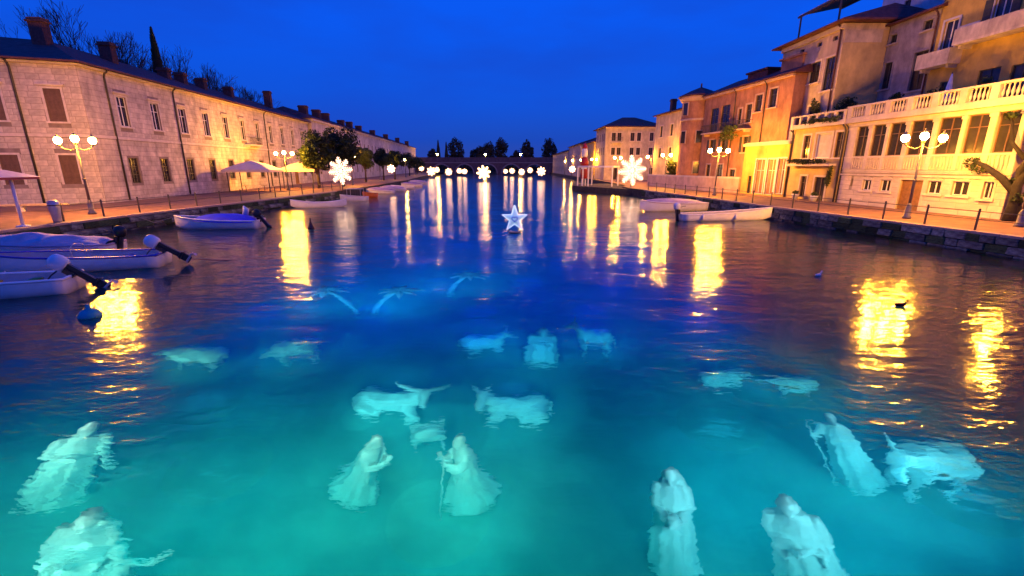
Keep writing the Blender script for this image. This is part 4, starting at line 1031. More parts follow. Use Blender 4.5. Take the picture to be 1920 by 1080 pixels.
for bt, xs in ((b1, (.9, 2.2)), (b2, (1.2, 3.0)), (b4, (1.4, 3.2)), (b8, (1.5, 4.2))):
    for x in xs:
        for sd in (-1,): build(MB().lathe([(.02,.0),(.075,.05),(.085,.2),(.075,.38),(.02,.43)], 10, (x, -.93 if bt is not b8 else -.86, .08)).tube([(x, -.93 if bt is not b8 else -.86, .5), (x, -.86, .66)], .012, 4), 'fender', M['motor_white'], bt, True)
for bt, p in ((b1, [(4.6, .1, .8), (6.2, 1.4, .5), (8.6, 3.4, 1.0)]), (b3, [(5.9, 0, .75), (6.8, .4, .6), (7.2, .7, 1.0)]), (b4, [(5.3, .1, .9), (6.6, .6, .5), (7.4, 1.0, 1.0)])):
    build(MB().tube(p, .018, 5), 'mooring_rope', M['rope'], bt)
for bt in (b1, b2):
    build(MB().tube([(3.0, -.5, .55), (3.05, -.5, .95), (3.1, .0, 1.08), (3.05, .5, .95), (3.0, .5, .55)], .018, 6), 'windscreen_frame', M['steel'], bt, True)
duck('small white duck on the water right of centre', (12.1, 17.5, 0), .3, 'white_paint')
duck('dark duck swimming in the yellow lamp reflection on the right', (12.05, 13.5, 0), -.2, 'bark_dark')

# ------------------------------------------------------------------ promenade furniture
def railing(name, label, poly, off, ya, yb, step):
    t = thing(name, label, 'railing', (0, 0, 1)); ys_ = []; y = ya
    while y <= yb: ys_.append(y); y += step
    post = MB().box(-.035, .035, -.035, .035, 0, 1.02).ball((0, 0, 1.05), .055, 8, 5).mesh('post', M['iron'])
    P_ = [(poly_at(poly, y) + off, y) for y in ys_]
    for x, y in P_: ob('post', post, t, (x, y, 0))
    for z in (.95, .55): build(MB().tube([(x, y, z) for x, y in P_], .022, 6, False), 'rail', M['iron'], t)
railing('quay_railing', 'thin iron railing along the left promenade', QL, -.9, 27.5, 68, 2.7)
railing('quay_railing', 'iron railing of slim posts along the right promenade', QR, .55, 21, 66, 2.55)
ks = thing('kiosk_parasol', 'red and pink canopy on a white pole at the left edge of the promenade', 'parasol', (-26.7, 24.9, 1))
build(MB().tube([(0,0,0),(0,0,2.6)], .075, 10).lathe([(.3,0),(.3,.06),(.12,.1)], 12), 'pole', M['white_paint'], ks, True)
build(MB().box(-4, .35, -1.2, 1.2, 2.5, 2.622), 'valance', M['canvas_red'], ks)
m = MB(); m.add([(-4,-1.3,2.625),(.4,-1.3,2.625),(.4,1.3,2.625),(-4,1.3,2.625),(-3.4,-.3,3.1),(-.5,-.3,3.0),(-.5,.3,3.0),(-3.4,.3,3.1)], [(0,1,5,4),(1,2,6,5),(2,3,7,6),(3,0,4,7),(4,5,6,7),(3,2,1,0)])
build(m, 'canopy', M['tarp_pink'], ks)
bn = thing('litter_bin', 'pale blue grey rounded bin standing on the left quay edge', 'bin', (-26.75, 26.9, 1))
build(MB().lathe([(.18,0),(.2,.1),(.24,.5),(.28,1.0),(.26,1.18),(.16,1.28)], 14), 'body', M['steel'], bn, True)
build(MB().lathe([(.29,.96),(.29,1.02)], 14), 'rim', M['iron'], bn)
be = thing('stone_bench', 'long pale stone bench in front of the barracks end wall', 'bench', (-35.6, 33.4, 1), R(20))
build(MB().box(-2.6, 2.6, -.3, .3, .42, .54), 'seat', M['coping'], be)
for x in (-2.0, 0, 2.0): build(MB().box(x - .2, x + .2, -.22, .22, 0, .418), 'leg', M['trim_stone'], be)
def pavilion(label, x, y, w, d, h, rot):
    t = thing('canvas_pavilion', label, 'pavilion', (x, y, 1), rot, 'canvas pavilions along the barracks')
    for sx in (-1, 1):
        for sy in (-1, 1): build(MB().box(sx*(w/2-.1)-.05, sx*(w/2-.1)+.05, sy*(d/2-.1)-.05, sy*(d/2-.1)+.05, 0, h), 'post', M['iron'], t)
    m = MB(); a, b = w / 2 + .35, d / 2 + .35
    ring = [(-a,-b,h), (a,-b,h), (a,b,h), (-a,b,h)]; mid = [(p[0]*.45, p[1]*.45, h + .75) for p in ring]
    m.add(ring + mid + [(0,0,h + 1.15)], [(0,1,5,4),(1,2,6,5),(2,3,7,6),(3,0,4,7),(4,5,8),(5,6,8),(6,7,8),(7,4,8)])
    build(m, 'canopy', M['canvas'], t)
    v = MB(); v.box(-a, a, -b, -b + .03, h - .3, h - .004).box(-a, a, b - .03, b, h - .3, h - .004).box(-a, -a + .03, -b + .032, b - .032, h - .3, h - .004).box(a - .03, a, -b + .032, b - .032, h - .3, h - .004)
    build(v, 'valance', M['canvas'], t)
    return t
pavilion('larger canvas pavilion with dark posts against the barracks', -33.6, 61, 5.2, 3.4, 2.75, R(4))
pavilion('smaller canvas pavilion just left of the first round tree', -31.4, 70, 4.4, 3.2, 2.7, R(4))
GTB = 'cafe tables under the canvas pavilions'
def cafe(label, x, y):
    t = thing('cafe_table', label, 'table', (x, y, 1), 0, GTB)
    build(MB().lathe([(.4,.72),(.4,.75)], 14), 'table_top', M['boat_wood'], t); build(MB().tube([(0,0,.03),(0,0,.718)], .04, 8), 'leg', M['iron'], t); build(MB().lathe([(.24,0),(.24,.03)], 12), 'base', M['iron'], t)
for x, y, lb in ((-34.4, 60.2, 'round cafe table at the near end under the larger pavilion'), (-32.7, 61.5, 'round cafe table at the canal side under the larger pavilion'), (-31.6, 69.6, 'round cafe table under the smaller pavilion')): cafe(lb, x, y)

# pier platform, pergola, beacon on the right
pl = MB(); ring = [(17.8, 69), (11.6, 79.5), (10.9, 83), (11.5, 89), (18.5, 92), (21, 84)]
k = len(ring); pl.add([(x, y, -3.6) for x, y in ring] + [(x, y, .85) for x, y in ring], [tuple(reversed(range(k))), tuple(range(k, 2*k))] + [(i, (i+1) % k, k + (i+1) % k, k + i) for i in range(k)])
pl.f[1] = tuple(range(k, 2*k))
tag(build(pl, 'pier', M['quay_core']), 'dark low stone pier under the white pergola and the red beacon', 'pier')
pg = thing('pergola', 'white post and beam pergola on the dark pier', 'pergola', (0, 0, .85))
P4 = [(11.6, 82.6), (12.3, 81.4), (13.1, 80.4), (16.9, 79.0), (18.6, 82), (14.5, 85)]
for x, y in P4: build(MB().box(x - .1, x + .1, y - .1, y + .1, 0, 3.1), 'post', M['white_paint'], pg)
for (x0, y0), (x1, y1) in zip(P4, P4[1:] + P4[:1]): build(MB().tube([(x0, y0, 3.25), (x1, y1, 3.25)], .19, 4), 'beam', M['white_paint'], pg)
bc = thing('harbour_beacon', 'slim dark red and white beacon with a domed gallery rising over the pier', 'beacon', (12.75, 83.2, .85))
for a in range(4): build(MB().tube([(.45*math.cos(a*1.571+.78), .45*math.sin(a*1.571+.78), 0), (.4*math.cos(a*1.571+.78), .4*math.sin(a*1.571+.78), 1.25)], .07, 6), 'leg', M['white_paint'], bc)
build(MB().lathe([(.5,1.2),(.62,1.3),(.64,2.7),(.55,2.85)], 16), 'lower_drum', M['red_paint'], bc, True)
build(MB().lathe([(.45,2.86),(.5,3.4)], 16), 'collar', M['white_paint'], bc)
build(MB().lathe([(.72,3.42),(.74,3.9),(.62,4.5),(.4,4.85)], 16), 'dome', M['red_paint'], bc, True)
build(MB().lathe([(.42,4.86),(.52,5.1),(.5,6.0),(.42,6.3)], 16), 'upper_drum', M['white_paint'], bc, True)
build(MB().lathe([(.5,6.32),(.46,6.6),(.2,7.0),(.05,7.3)], 16), 'cap', M['red_paint'], bc, True)

# vine with a twisted trunk, terrace plants
vt = thing('vine_tree', 'gnarled dark vine tree climbing the corner of the veranda house', 'tree', (29.95, 27.55, 1))
tr = MB(); r_ = random.Random(12)
tr.tube([(0,0,-.1),(.1,.1,1.0),(-.1,0,2.0),(.15,-.1,3.2),(0,.1,4.4),(-.1,.2,5.8),(.2,.2,7.4),(.1,.1,8.6)], [.34,.26,.24,.2,.17,.14,.11,.07], 9)
tr.tube([(.4,-.1,-.1),(.25,0,.9),(.1,.2,2.1),(-.2,0,3.0),(.1,-.2,4.0)], [.25,.19,.17,.15,.1], 8)
tr.tube([(0,0,1.6),(-.2,.9,2.5),(-.3,2.0,3.2),(-.25,2.8,3.5)], [.24,.2,.16,.08], 8)
tr.tube([(0,.1,3.6),(-.3,.8,4.6),(-.2,1.1,5.6),(-.3,1.3,6.2)], [.13,.1,.08,.04], 7)
tr.tube([(0,0,4.2),(-.2,-.7,5.4),(-.1,-1.2,7.0),(0,-1.4,8.2)], [.13,.1,.08,.04], 7)
for k in range(26):
    z = r_.uniform(5.5, 8.8); p = Vector((r_.uniform(-.3,.3), r_.uniform(-1.2,.8), z)); d = Vector((r_.uniform(-.5,.5), r_.uniform(-1,1), r_.uniform(-.2,.8)))
    tr.tube([p, p + d * .6, p + d * 1.1 + Vector((0,0,-.2))], [.035,.025,.01], 4, False)
build(tr, 'trunk', M['bark_dark'], vt, True)
cw = MB()
for c_, q in (((-.3,2.9,3.4), .5), ((-.3,2.3,3.0), .45), ((0,-.6,8.5), .7), ((.1,.5,8.9), .7), ((-.3,1.2,6.1), .35), ((.1,-1.4,8.4), .6), ((.1,-.2,1.4), .5), ((.1,.2,2.4),.4)): leaf_cloud(cw, c_, (q, q, q * .7), 90, .10, r_, .2)
build(cw, 'crown', M['leaf_dark'], vt)
def shrub(label, loc, rad, n, size, mat='leaf_dark', seed=0, name='potted_shrub', pot=True, group=None):
    r_ = random.Random(seed); t = thing(name, label, 'plant', loc, 0, group)
    if pot: build(MB().lathe([(.16,0),(.24,.4),(.27,.42),(.25,.44)], 12), 'pot', M['terracotta'], t, True)
    z = .4 if pot else 0
    st_ = MB()
    for k in range(5): st_.tube([(0,0,z), (r_.uniform(-.5,.5)*rad[0], r_.uniform(-.5,.5)*rad[1], z + rad[2]*1.3)], [.03,.01], 4)
    build(st_, 'stem', M['bark'], t)
    c = MB(); 
    for k in range(8): leaf_cloud(c, (r_.uniform(-.6,.6)*rad[0], r_.uniform(-.6,.6)*rad[1], z + rad[2] + r_.uniform(-.6,.6)*rad[2]), (rad[0]*.5, rad[1]*.5, rad[2]*.5), n // 8, size, r_, .2)
    build(c, 'foliage', M[mat], t); return t
GP = 'plants on the terraces'
shrub('bushy shrub in a pot on the annex terrace beside the beige house', (30.2, 44.0, 8.12), (.8, .7, .9), 420, .12, seed=1, group=GP)
shrub('tall loose shrub in a pot at the far end of the annex terrace', (29.6, 47.4, 8.02), (.5, .6, 1.1), 300, .12, 'leaf_mid', 2, group=GP)
shrub('dark potted shrub on the veranda terrace before the grey house', (31.5, 40.2, 8.12), (.6, .7, .8), 320, .12, seed=3, group=GP)
shrub('potted shrub on the veranda terrace below the dark door', (32.4, 37.6, 8.12), (.7, .7, .8), 320, .12, seed=4, group=GP)
shrub('leafy potted plant on the veranda terrace near the closed parasol', (32.6, 33.6, 8.12), (.7, .8, .9), 320, .12, 'leaf_mid', 5, group=GP)
shrub('trailing planter greenery along the annex parapet', (28.75, 45.5, 8.0), (.25, 3.0, .35), 900, .09, 'leaf_mid', 6, 'planter_greenery', False, GP)
shrub('ivy mat hanging over the ledge of the annex', (28.45, 45.6, 4.3), (.35, 2.9, .3), 800, .09, 'leaf_dark', 7, 'ivy_mat', False, GP)
shrub('brown climbing vine beside the annex door', (28.95, 42.9, 2.2), (.2, .5, 1.3), 500, .09, 'leaf_mid', 8, 'climbing_vine', False, GP)
shrub('ivy spilling from the balcony of the orange house', (26.4, 58.4, 7.2), (.4, 2.6, .9), 900, .12, 'leaf_mid', 9, 'hanging_ivy', False, GP)
shrub('dark bushy shrub behind the garden wall by the tower', (25.4, 74, 2.0), (1.1, 1.1, 1.6), 600, .2, 'leaf_dark', 10, 'garden_shrub', False, GP)
um = thing('closed_parasol', 'closed white parasol standing on the terrace before the yellow house', 'parasol', (32.2, 36.2, 8.12))
build(MB().tube([(0,0,0),(0,0,2.7)], .035, 8), 'pole', M['iron'], um); build(MB().lathe([(.22,.75),(.3,.8),(.2,1.6),(.1,2.3),(.04,2.6)], 9), 'canopy', M['white_paint'], um, True)
for i, (x, y, lb) in enumerate(((28.35, 46.4, 'white flower pot by the annex wall, left of the door'), (28.5, 43.7, 'white flower pot right of the annex door'))):
    t = thing('flower_pot', lb, 'pot', (x, y, 1), 0, 'white pots by the annex door'); build(MB().lathe([(.2,0),(.32,.4),(.35,.5),(.3,.5)], 14), 'pot', M['white_paint'], t, True)
    c = MB(); leaf_cloud(c, (0,0,.65), (.3,.3,.25), 120, .08, random.Random(i), .1); build(c, 'foliage', M['leaf_mid'], t)

# ------------------------------------------------------------------ the sunken nativity: white statues on the canal bed
class Sculpt:
    """shapes that overlap, fused into one continuous skin"""
    def __init__(s): s.bm = bmesh.new()
    def _hull(s, pts):
        vs = [s.bm.verts.new(p) for p in pts]
        r = bmesh.ops.convex_hull(s.bm, input=vs)
        bmesh.ops.delete(s.bm, geom=list({g for g in r['geom_interior'] + r['geom_unused'] if isinstance(g, bmesh.types.BMVert)}), context='VERTS')
    def cap(s, p, q, r1, r2, n=8):
        pts = []
        for c, r in ((p, r1), (q, r2)):
            for i in range(1, 6):
                for j in range(n):
                    th, ph = math.pi * i / 6, 2 * math.pi * j / n
                    pts.append((c[0] + r*math.sin(th)*math.cos(ph), c[1] + r*math.sin(th)*math.sin(ph), c[2] + r*math.cos(th)))
            pts += [(c[0], c[1], c[2] + r), (c[0], c[1], c[2] - r)]
        s._hull(pts); return s
    def chain(s, pts, rs):
        for i in range(len(pts) - 1): s.cap(pts[i], pts[i+1], rs[i], rs[i+1])
        return s
    def ell(s, c, rx, ry, rz, rot=(0, 0, 0)):
        mt = Matrix.Translation(c) @ Euler(rot).to_matrix().to_4x4() @ Matrix.Diagonal((rx, ry, rz, 1))
        bmesh.ops.create_uvsphere(s.bm, u_segments=18, v_segments=12, radius=1.0, matrix=mt); return s
    def robe(s, rings, n=44, folds=9, seed=0):
        """rings of (z, cx, cy, rx, ry, fold depth)"""
        r_ = random.Random(seed); ph = [r_.uniform(0, 6.28) for _ in range(3)]; rows = []
        for z, cx, cy_, rx, ry, fd in rings:
            row = []
            for j in range(n):
                a = 2 * math.pi * j / n
                k = 1 + fd * (math.sin(folds * a + ph[0] + .8 * math.sin(2*a + ph[1])) + .5 * math.sin((folds*2 - 3) * a + ph[2]))
                row.append(s.bm.verts.new((cx + rx * k * math.cos(a), cy_ + ry * k * math.sin(a), z)))
            rows.append(row)
        for a, b in zip(rows, rows[1:]):
            for j in range(n): s.bm.faces.new((a[j], a[(j+1) % n], b[(j+1) % n], b[j]))
        s.bm.faces.new(list(reversed(rows[0]))); s.bm.faces.new(rows[-1]); return s
    def hand(s, w, d, up=(0, 0, 1), k=1.0, curl=.3):
        """palm, four unequal bent fingers and a thumb leaving the side of the palm"""
        w, d, up = Vector(w), Vector(d).normalized(), Vector(up); sd = d.cross(up).normalized(); pl = sd.cross(d).normalized()
        s.cap(w, w + d * .07 * k, .030 * k, .040 * k)
        for i, l in enumerate((.062, .078, .072, .055)):
            b = w + d * .09 * k + sd * (.033 - .022 * i) * k
            m_ = b + d * l * .55 * k; e = m_ + (d * (1 - curl) - pl * curl).normalized() * l * .6 * k
            s.chain([b, m_, e], [.0125 * k, .0115 * k, .010 * k])
        t0 = w + d * .03 * k + sd * .035 * k; t1 = t0 + (d * .6 + sd * .8).normalized() * .045 * k
        s.chain([t0, t1, t1 + d * .035 * k], [.016 * k, .013 * k, .011 * k]); return s
    def head(s, c, yaw=0.0, pitch=0.0, k=1.0, hair='veil', beard=False):
        """face looks along local -y before yaw"""
        m = Matrix.Translation(c) @ Matrix.Rotation(yaw, 4, 'Z') @ Matrix.Rotation(pitch, 4, 'X')
        P = lambda x, y, z: tuple(m @ Vector((x * k, y * k, z * k)))
        e = (pitch, 0, yaw)
        s.ell(P(0, 0, .02), .083*k, .10*k, .115*k, e); s.cap(P(0, -.03, -.06), P(0, -.065, -.085), .062*k, .035*k)
        s.chain([P(0, -.098, .03), P(0, -.122, -.012)], [.013*k, .022*k]); s.cap(P(-.045, -.085, .045), P(.045, -.085, .045), .018*k, .018*k)
        s.cap(P(-.022, -.098, -.047), P(.022, -.098, -.047), .013*k, .013*k)
        for x in (-1, 1): s.ell(P(x*.034, -.088, .018), .013*k, .010*k, .009*k, e); s.ell(P(x*.086, .005, .005), .012*k, .026*k, .034*k, e)
        if hair == 'veil':
            s.ell(P(0, .022, .035), .105*k, .112*k, .120*k, e)
            for x in (-1, 0, 1): s.chain([P(x*.08, .05, .02), P(x*.12, .07, -.16), P(x*.16, .07, -.30)], [.05*k, .05*k, .045*k])
        elif hair == 'hood':
            s.ell(P(0, .03, .03), .115*k, .125*k, .13*k, e); s.chain([P(0, .08, .1), P(0, .12, -.1), P(0, .1, -.25)], [.07*k, .09*k, .11*k])
        elif hair == 'crown':
            s.ell(P(0, .02, .04), .095*k, .11*k, .11*k, e)
            for i in range(8):
                a = i * .785; s.cap(P(.085*math.cos(a), .085*math.sin(a), .11), P(.10*math.cos(a), .10*math.sin(a), .20), .026*k, .012*k)
        else: s.ell(P(0, .025, .05), .092*k, .105*k, .105*k, e)
        if beard: s.chain([P(0, -.085, -.07), P(0, -.09, -.16)], [.055*k, .025*k])
        s.cap(P(0, .02, -.05), P(0, .05, -.17), .055*k, .065*k); return s
    def done(s, name, label, loc, rot, scale, voxel=.02, smooth=6, cat='statue', group='white statues sunk on the canal bed', mat='statue'):
        me = bpy.data.meshes.new(name); bmesh.ops.recalc_face_normals(s.bm, faces=s.bm.faces); s.bm.to_mesh(me); s.bm.free()
        o = bpy.data.objects.new(name, me); COL.objects.link(o)
        md = o.modifiers.new('fuse', 'REMESH'); md.mode = 'VOXEL'; md.voxel_size = voxel
        sm = o.modifiers.new('soft', 'SMOOTH'); sm.iterations = smooth; sm.factor = .5
        ev = o.evaluated_get(bpy.context.evaluated_depsgraph_get()); m2 = bpy.data.meshes.new_from_object(ev)
        o.modifiers.clear(); o.data = m2; bpy.data.meshes.remove(me); m2.name = name
        m2.materials.clear(); m2.materials.append(M[mat]); m2.shade_smooth()
        o.location = loc; o.rotation_euler = rot; o.scale = scale if hasattr(scale, '__len__') else (scale,) * 3
        return tag(o, label, cat, group)
def statue_standing(label, loc, rot, sc, hair='hood', beard=False, arms='folded', staff=False, seed=0, wide=1.0, child=False):
    s = Sculpt()
    s.robe([(0,0,0,.36*wide,.30,.05),(.08,0,0,.35*wide,.29,.06),(.45,0,.01,.30*wide,.25,.06),(.85,0,.02,.255*wide,.21,.045),(1.08,0,.01,.235*wide,.175,.03),(1.28,0,.01,.215*wide,.165,.02),(1.42,0,.02,.165*wide,.135,.01),(1.50,0,.02,.12,.09,0)], seed=seed)
    s.head((0, -.02, 1.64), R(rnd.uniform(-15, 15)), R(14), 1.0, hair, beard)
    if arms == 'folded':
        for x in (-1, 1):
            s.chain([(x*.19*wide,.02,1.39),(x*.22*wide,-.03,1.13),(x*.06,-.20,1.12)], [.08,.08,.065]); s.chain([(x*.2,-.16,1.1),(x*.2,-.2,.85)], [.07,.03])
            s.hand((x*.05,-.27,1.13), (-x*.3,-.5,.8), (x, 0, 0), 1.1)
    elif arms == 'raised':
        s.chain([(-.23,.02,1.40),(-.30,-.03,1.13),(-.07,-.25,1.12)], [.085,.08,.06]); s.hand((-.05,-.27,1.13), (.3,-.5,.6), (1, 0, 0), 1.1)
        s.chain([(.23,.02,1.38),(.33,-.06,1.05),(.42,-.14,.78)], [.085,.075,.05]); s.hand((.42,-.15,.76), (.4,-.1,-.5), (0, 1, 0), 1.2)
    elif arms == 'gift':
        for x in (-1, 1):
            s.chain([(x*.18,.02,1.39),(x*.22,-.05,1.14),(x*.10,-.28,1.12)], [.08,.08,.06]); s.hand((x*.09,-.29,1.12), (-x*.5,-.6,.1), (0, 0, 1), 1.1)
        s.robe([(1.08,0,-.38,.09,.09,0),(1.22,0,-.38,.10,.10,0),(1.30,0,-.38,.05,.05,0)], n=16)
    if staff: s.chain([(-.42,-.15,0),(-.42,-.16,1.55),(-.38,-.16,1.72),(-.30,-.16,1.74),(-.27,-.16,1.66)], [.024,.022,.02,.018,.016]); s.chain([(-.23,.02,1.4),(-.36,-.05,1.2),(-.42,-.15,1.25)], [.085,.075,.05]); s.hand((-.42,-.15,1.22), (0,.2,1), (1,0,0), 1.1, .9)
    if child:
        s.robe([(0,.38,-.1,.19,.17,.05),(.4,.38,-.1,.16,.14,.05),(.78,.38,-.08,.13,.11,.03),(.92,.37,-.08,.13,.09,0),(.98,.37,-.08,.06,.05,0)], n=30, seed=4)
        s.head((.37, -.10, 1.08), R(25), R(5), .85, 'hair')
        s.chain([(.47,-.08,.88),(.62,-.12,.82),(.76,-.14,1.0)], [.05,.045,.032]); s.hand((.77,-.14,1.02), (.4,0,.9), (0,1,0), .9)
        s.chain([(.27,-.08,.88),(.2,-.16,.72),(.24,-.2,.6)], [.05,.045,.03]); s.hand((.24,-.2,.58), (0,-.2,-1), (0,1,0), .9)
    return s.done('statue', label, loc, rot, sc, .021)
def statue_kneeling(label, loc, rot, sc, hair='veil', beard=False, staff=False, seed=0):
    """faces local +x"""
    s = Sculpt()
    s.robe([(0,-.10,0,.50,.36,.05),(.08,-.10,0,.49,.35,.06),(.30,-.05,0,.38,.29,.06),(.55,.02,0,.27,.23,.05),(.80,.05,0,.21,.205,.03),(1.0,.08,0,.185,.22,.02),(1.14,.10,0,.155,.215,.01),(1.22,.11,0,.09,.11,0)], seed=seed)
    s.head((.16, 0, 1.36), R(90), R(18), 1.0, hair, beard)
    for y in (-1, 1):
        s.chain([(.10,y*.21,1.10),(.24,y*.23,.86),(.46,y*.05,.98)], [.08,.08,.055]); s.chain([(.28,y*.2,.86),(.3,y*.2,.62)], [.06,.03]); s.hand((.47,y*.04,1.0), (.35,-y*.08,.9), (0,y,0), 1.15, .05)
    if staff: s.chain([(.55,.24,0),(.52,.24,1.30),(.56,.24,1.44),(.64,.24,1.42)], [.024,.022,.02,.016])
    return s.done('statue', label, loc, rot, sc, .020)
def statue_beast(label, loc, rot, sc, kind='ox', lying=False, head_up=.3, head_turn=0.0, seed=0, face=None):
    """faces local +x; withers about 1.2 high before scale"""
    s = Sculpt(); r_ = random.Random(seed)
    if kind == 'sheep':
        s.ell((0,0,.62), .52,.27,.30); s.ell((-.3,0,.66), .27,.27,.28); s.ell((.32,0,.66), .26,.25,.28)
        for _ in range(46):
            a, b = r_.uniform(0, 6.28), r_.uniform(-.5, 1.3); x = r_.uniform(-.5, .5); q = math.sqrt(max(.1, 1 - (x/.62)**2))
            s.ell((x, .25*q*math.cos(a), .62 + .28*q*math.sin(a)), .09,.09,.08)
        h = Vector((.72, head_turn*.3, .70 + head_up * .5)); s.chain([(.42,0,.72), tuple(h - Vector((.1,0,0)))], [.17,.12])
        s.chain([tuple(h), tuple(h + Vector((.20, head_turn*.1, -.10)))], [.10,.058])
        for y in (-1, 1): s.chain([tuple(h + Vector((-.03, y*.08, .05))), tuple(h + Vector((-.06, y*.20, .0)))], [.03,.02])
        legs = [(x, y) for x in (-.32, .32) for y in (-.14, .14)]
        for x, y in legs:
            if lying: s.chain([(x,y*1.4,.42),(x+.1,y*1.7,.32)], [.1,.05])
            elif x < 0: s.chain([(x,y,.5),(x+.06,y,.36),(x-.06,y,.20),(x-.02,y,.0)], [.11,.065,.045,.042])
            else: s.chain([(x,y,.5),(x+.02,y,.25),(x,y,.0)], [.09,.048,.042])
        s.chain([(-.55,0,.75),(-.6,0,.55)], [.05,.035])
    else:
        L_ = .72 if kind == 'ox' else .62
        zb = .40 if lying else .82
        s.ell((0,0,zb), L_*.95,.30,.31); s.ell((L_*.55,0,zb+.03), .33,.27,.36); s.ell((-L_*.6,0,zb+.05), .33,.29,.32); s.ell((L_*.35,0,zb+.27), .3,.12,.12)
        n0 = Vector((L_*.72,0,zb+.16)); h = n0 + Vector((.34, head_turn*.35, head_up))
        s.chain([tuple(n0), tuple((n0+h)/2 + Vector((0,0,.02))), tuple(h)], [.25,.19,.14] if kind == 'ox' else [.22,.16,.12])
        mz = h + (Vector((face[0], face[1], -.20)) if face else Vector((.30, head_turn*.25, -.20)))
        fd = Vector((mz.x - h.x, mz.y - h.y, 0)).normalized(); fs = Vector((-fd.y, fd.x, 0)); HV = lambda a, b, c: tuple(h + fd * a + fs * b + Vector((0, 0, c))); s.chain([tuple(h), tuple((h+mz)/2), tuple(mz)], [.145,.115,.085]); s.ell(tuple(mz), .10,.095,.085)
        for y in (-1, 1):
            s.ell(HV(.07, y*.12, .03), .025,.02,.025)
            if kind == 'ox':
                s.chain([HV(-.02,y*.10,.10), HV(0,y*.30,.20), HV(.04,y*.50,.36), HV(.06,y*.62,.56)], [.07,.058,.045,.022])
                s.chain([HV(-.06,y*.13,.03), HV(-.10,y*.29,-.02)], [.04,.03])
            else: s.chain([HV(-.04,y*.08,.08), HV(-.06,y*.17,.22), HV(-.05,y*.22,.36)], [.045,.055,.025])
        for x, y in [(x, y) for x in (-L_*.68, L_*.6) for y in (-.17, .17)]:
            if lying:
                if x > 0: s.chain([(x,y*1.2,.35),(x+.30,y*1.4,.14),(x+.05,y*1.5,.06)], [.14,.075,.06])
                else: s.chain([(x,y*1.5,.38),(x+.34,y*1.9,.20),(x+.05,y*2.0,.07)], [.22,.12,.07])
            elif x < 0: s.chain([(x,y,zb),(x+.10,y,.58),(x-.09,y,.36),(x-.05,y,.06),(x,y,.0)], [.20,.12,.068,.058,.07])
            else: s.chain([(x,y,zb),(x+.03,y,.42),(x,y,.08),(x+.02,y,.0)], [.17,.085,.06,.07])
        s.chain([(-L_*.6-.22,0,zb+.18),(-L_*.6-.36,.02,zb-.06),(-L_*.6-.36,.03,zb-.42 if not lying else .10)], [.07,.04,.05])
    return s.done('statue', label, loc, rot, sc, .028)
ZB = BED + .0
def RT(tilt, yaw): return (0, R(tilt), R(yaw)) if False else tuple((Matrix.Rotation(R(tilt), 4, 'Y') @ Matrix.Rotation(R(yaw), 4, 'Z')).to_euler())
G1 = 'white statues sunk on the canal bed'
statue_standing('robed statue bending to the right with its arms folded, above the statue with a child', (-8.4, 7.1, ZB), RT(19, 35), (1.28, 1.28, 1.72), 'hood', False, 'raised', seed=1, wide=1.1)
statue_standing('hooded robed statue with a waving child at its side, in the lower left corner', (-6.4, 5.25, ZB), RT(13, 12), (1.4, 1.4, 1.5), 'veil', False, 'folded', seed=2, wide=1.2, child=True)
statue_kneeling('kneeling veiled statue praying towards the statue with a staff', (-2.98, 7.45, ZB), RT(9, -25), (1.08, 1.08, 1.52), 'veil', seed=3)
statue_kneeling('kneeling bearded statue with a crooked staff facing left', (-.85, 7.45, ZB), RT(1, 205), (1.08, 1.08, 1.52), 'hair', True, True, seed=4)
statue_beast('long horned ox statue lying on the bed and facing right', (-3.05, 10.1, ZB), RT(0, -6), 1.12, 'ox', True, .36, -.1, face=(.03, -.30))
statue_beast('lying donkey statue with pricked ears facing left beside the horned ox', (.15, 9.95, ZB), RT(0, 186), 1.12, 'donkey', True, .50, .25, face=(.05, .30))
statue_beast('greenish white sheep statue standing sideways, nearest the lamp reflection', (-8.75, 11.8, ZB), RT(0, 178), 1.35, 'sheep', False, .05, 0, 1)
statue_beast('sheep statue with lowered head beside the greenish sheep', (-6.15, 12.4, ZB), RT(-12, 195), (1.1, 1.3, 1.4), 'sheep', False, -.25, 0, 2)
statue_beast('dim blue ox statue lying with its head raised to the right, behind the donkey', (-.95, 13.4, ZB), RT(0, 0), 1.0, 'donkey', True, .55, -.1)
statue_standing('dim blue upright robed statue between the far beasts', (.85, 12.6, ZB), RT(2, 0), 1.25, 'hood', False, 'folded', seed=7, wide=1.25)
statue_beast('dim blue donkey statue with a long raised neck, behind the upright robed statue', (2.5, 13.0, ZB), RT(0, 178), (.8, 1.2, 1.4), 'donkey', False, .55, 0)
statue_beast('small rounded sheep statue on the right, humped back towards the sky', (5.5, 10.95, ZB), RT(0, 10), .95, 'sheep', True, -.15, 0, 3)
statue_beast('small sheep statue facing left beside the humped one', (7.2, 10.6, ZB), RT(0, 172), .9, 'sheep', False, .1, 0, 4)
statue_standing('slender robed statue holding a gift, upright in the lower middle right', (2.65, 6.05, ZB), RT(-4, -15), (1.15, 1.15, 1.60), 'veil', False, 'gift', seed=8)
statue_standing('tall hooded statue cut off by the lower edge, leaning to the left', (4.6, 5.45, ZB), RT(-15, -25), (1.35, 1.35, 1.58), 'hood', False, 'folded', seed=9, wide=1.15)
statue_standing('leaning shepherd statue with a long staff at its side', (6.75, 7.6, ZB), RT(-17, -20), (1.05, 1.05, 1.62), 'hair', True, 'none', True, seed=10, wide=1.05)
statue_beast('large rounded donkey statue grazing with its ears up, by the leaning shepherd', (7.6, 7.3, ZB), RT(6, 184), (.95, 1.4, 1.45), 'donkey', False, .0, .2, face=(.24, .20))
cb = thing('manger', 'dim slatted manger with straw standing between the beasts and the kneeling statues', 'manger', (-1.85, 8.9, ZB), R(15))
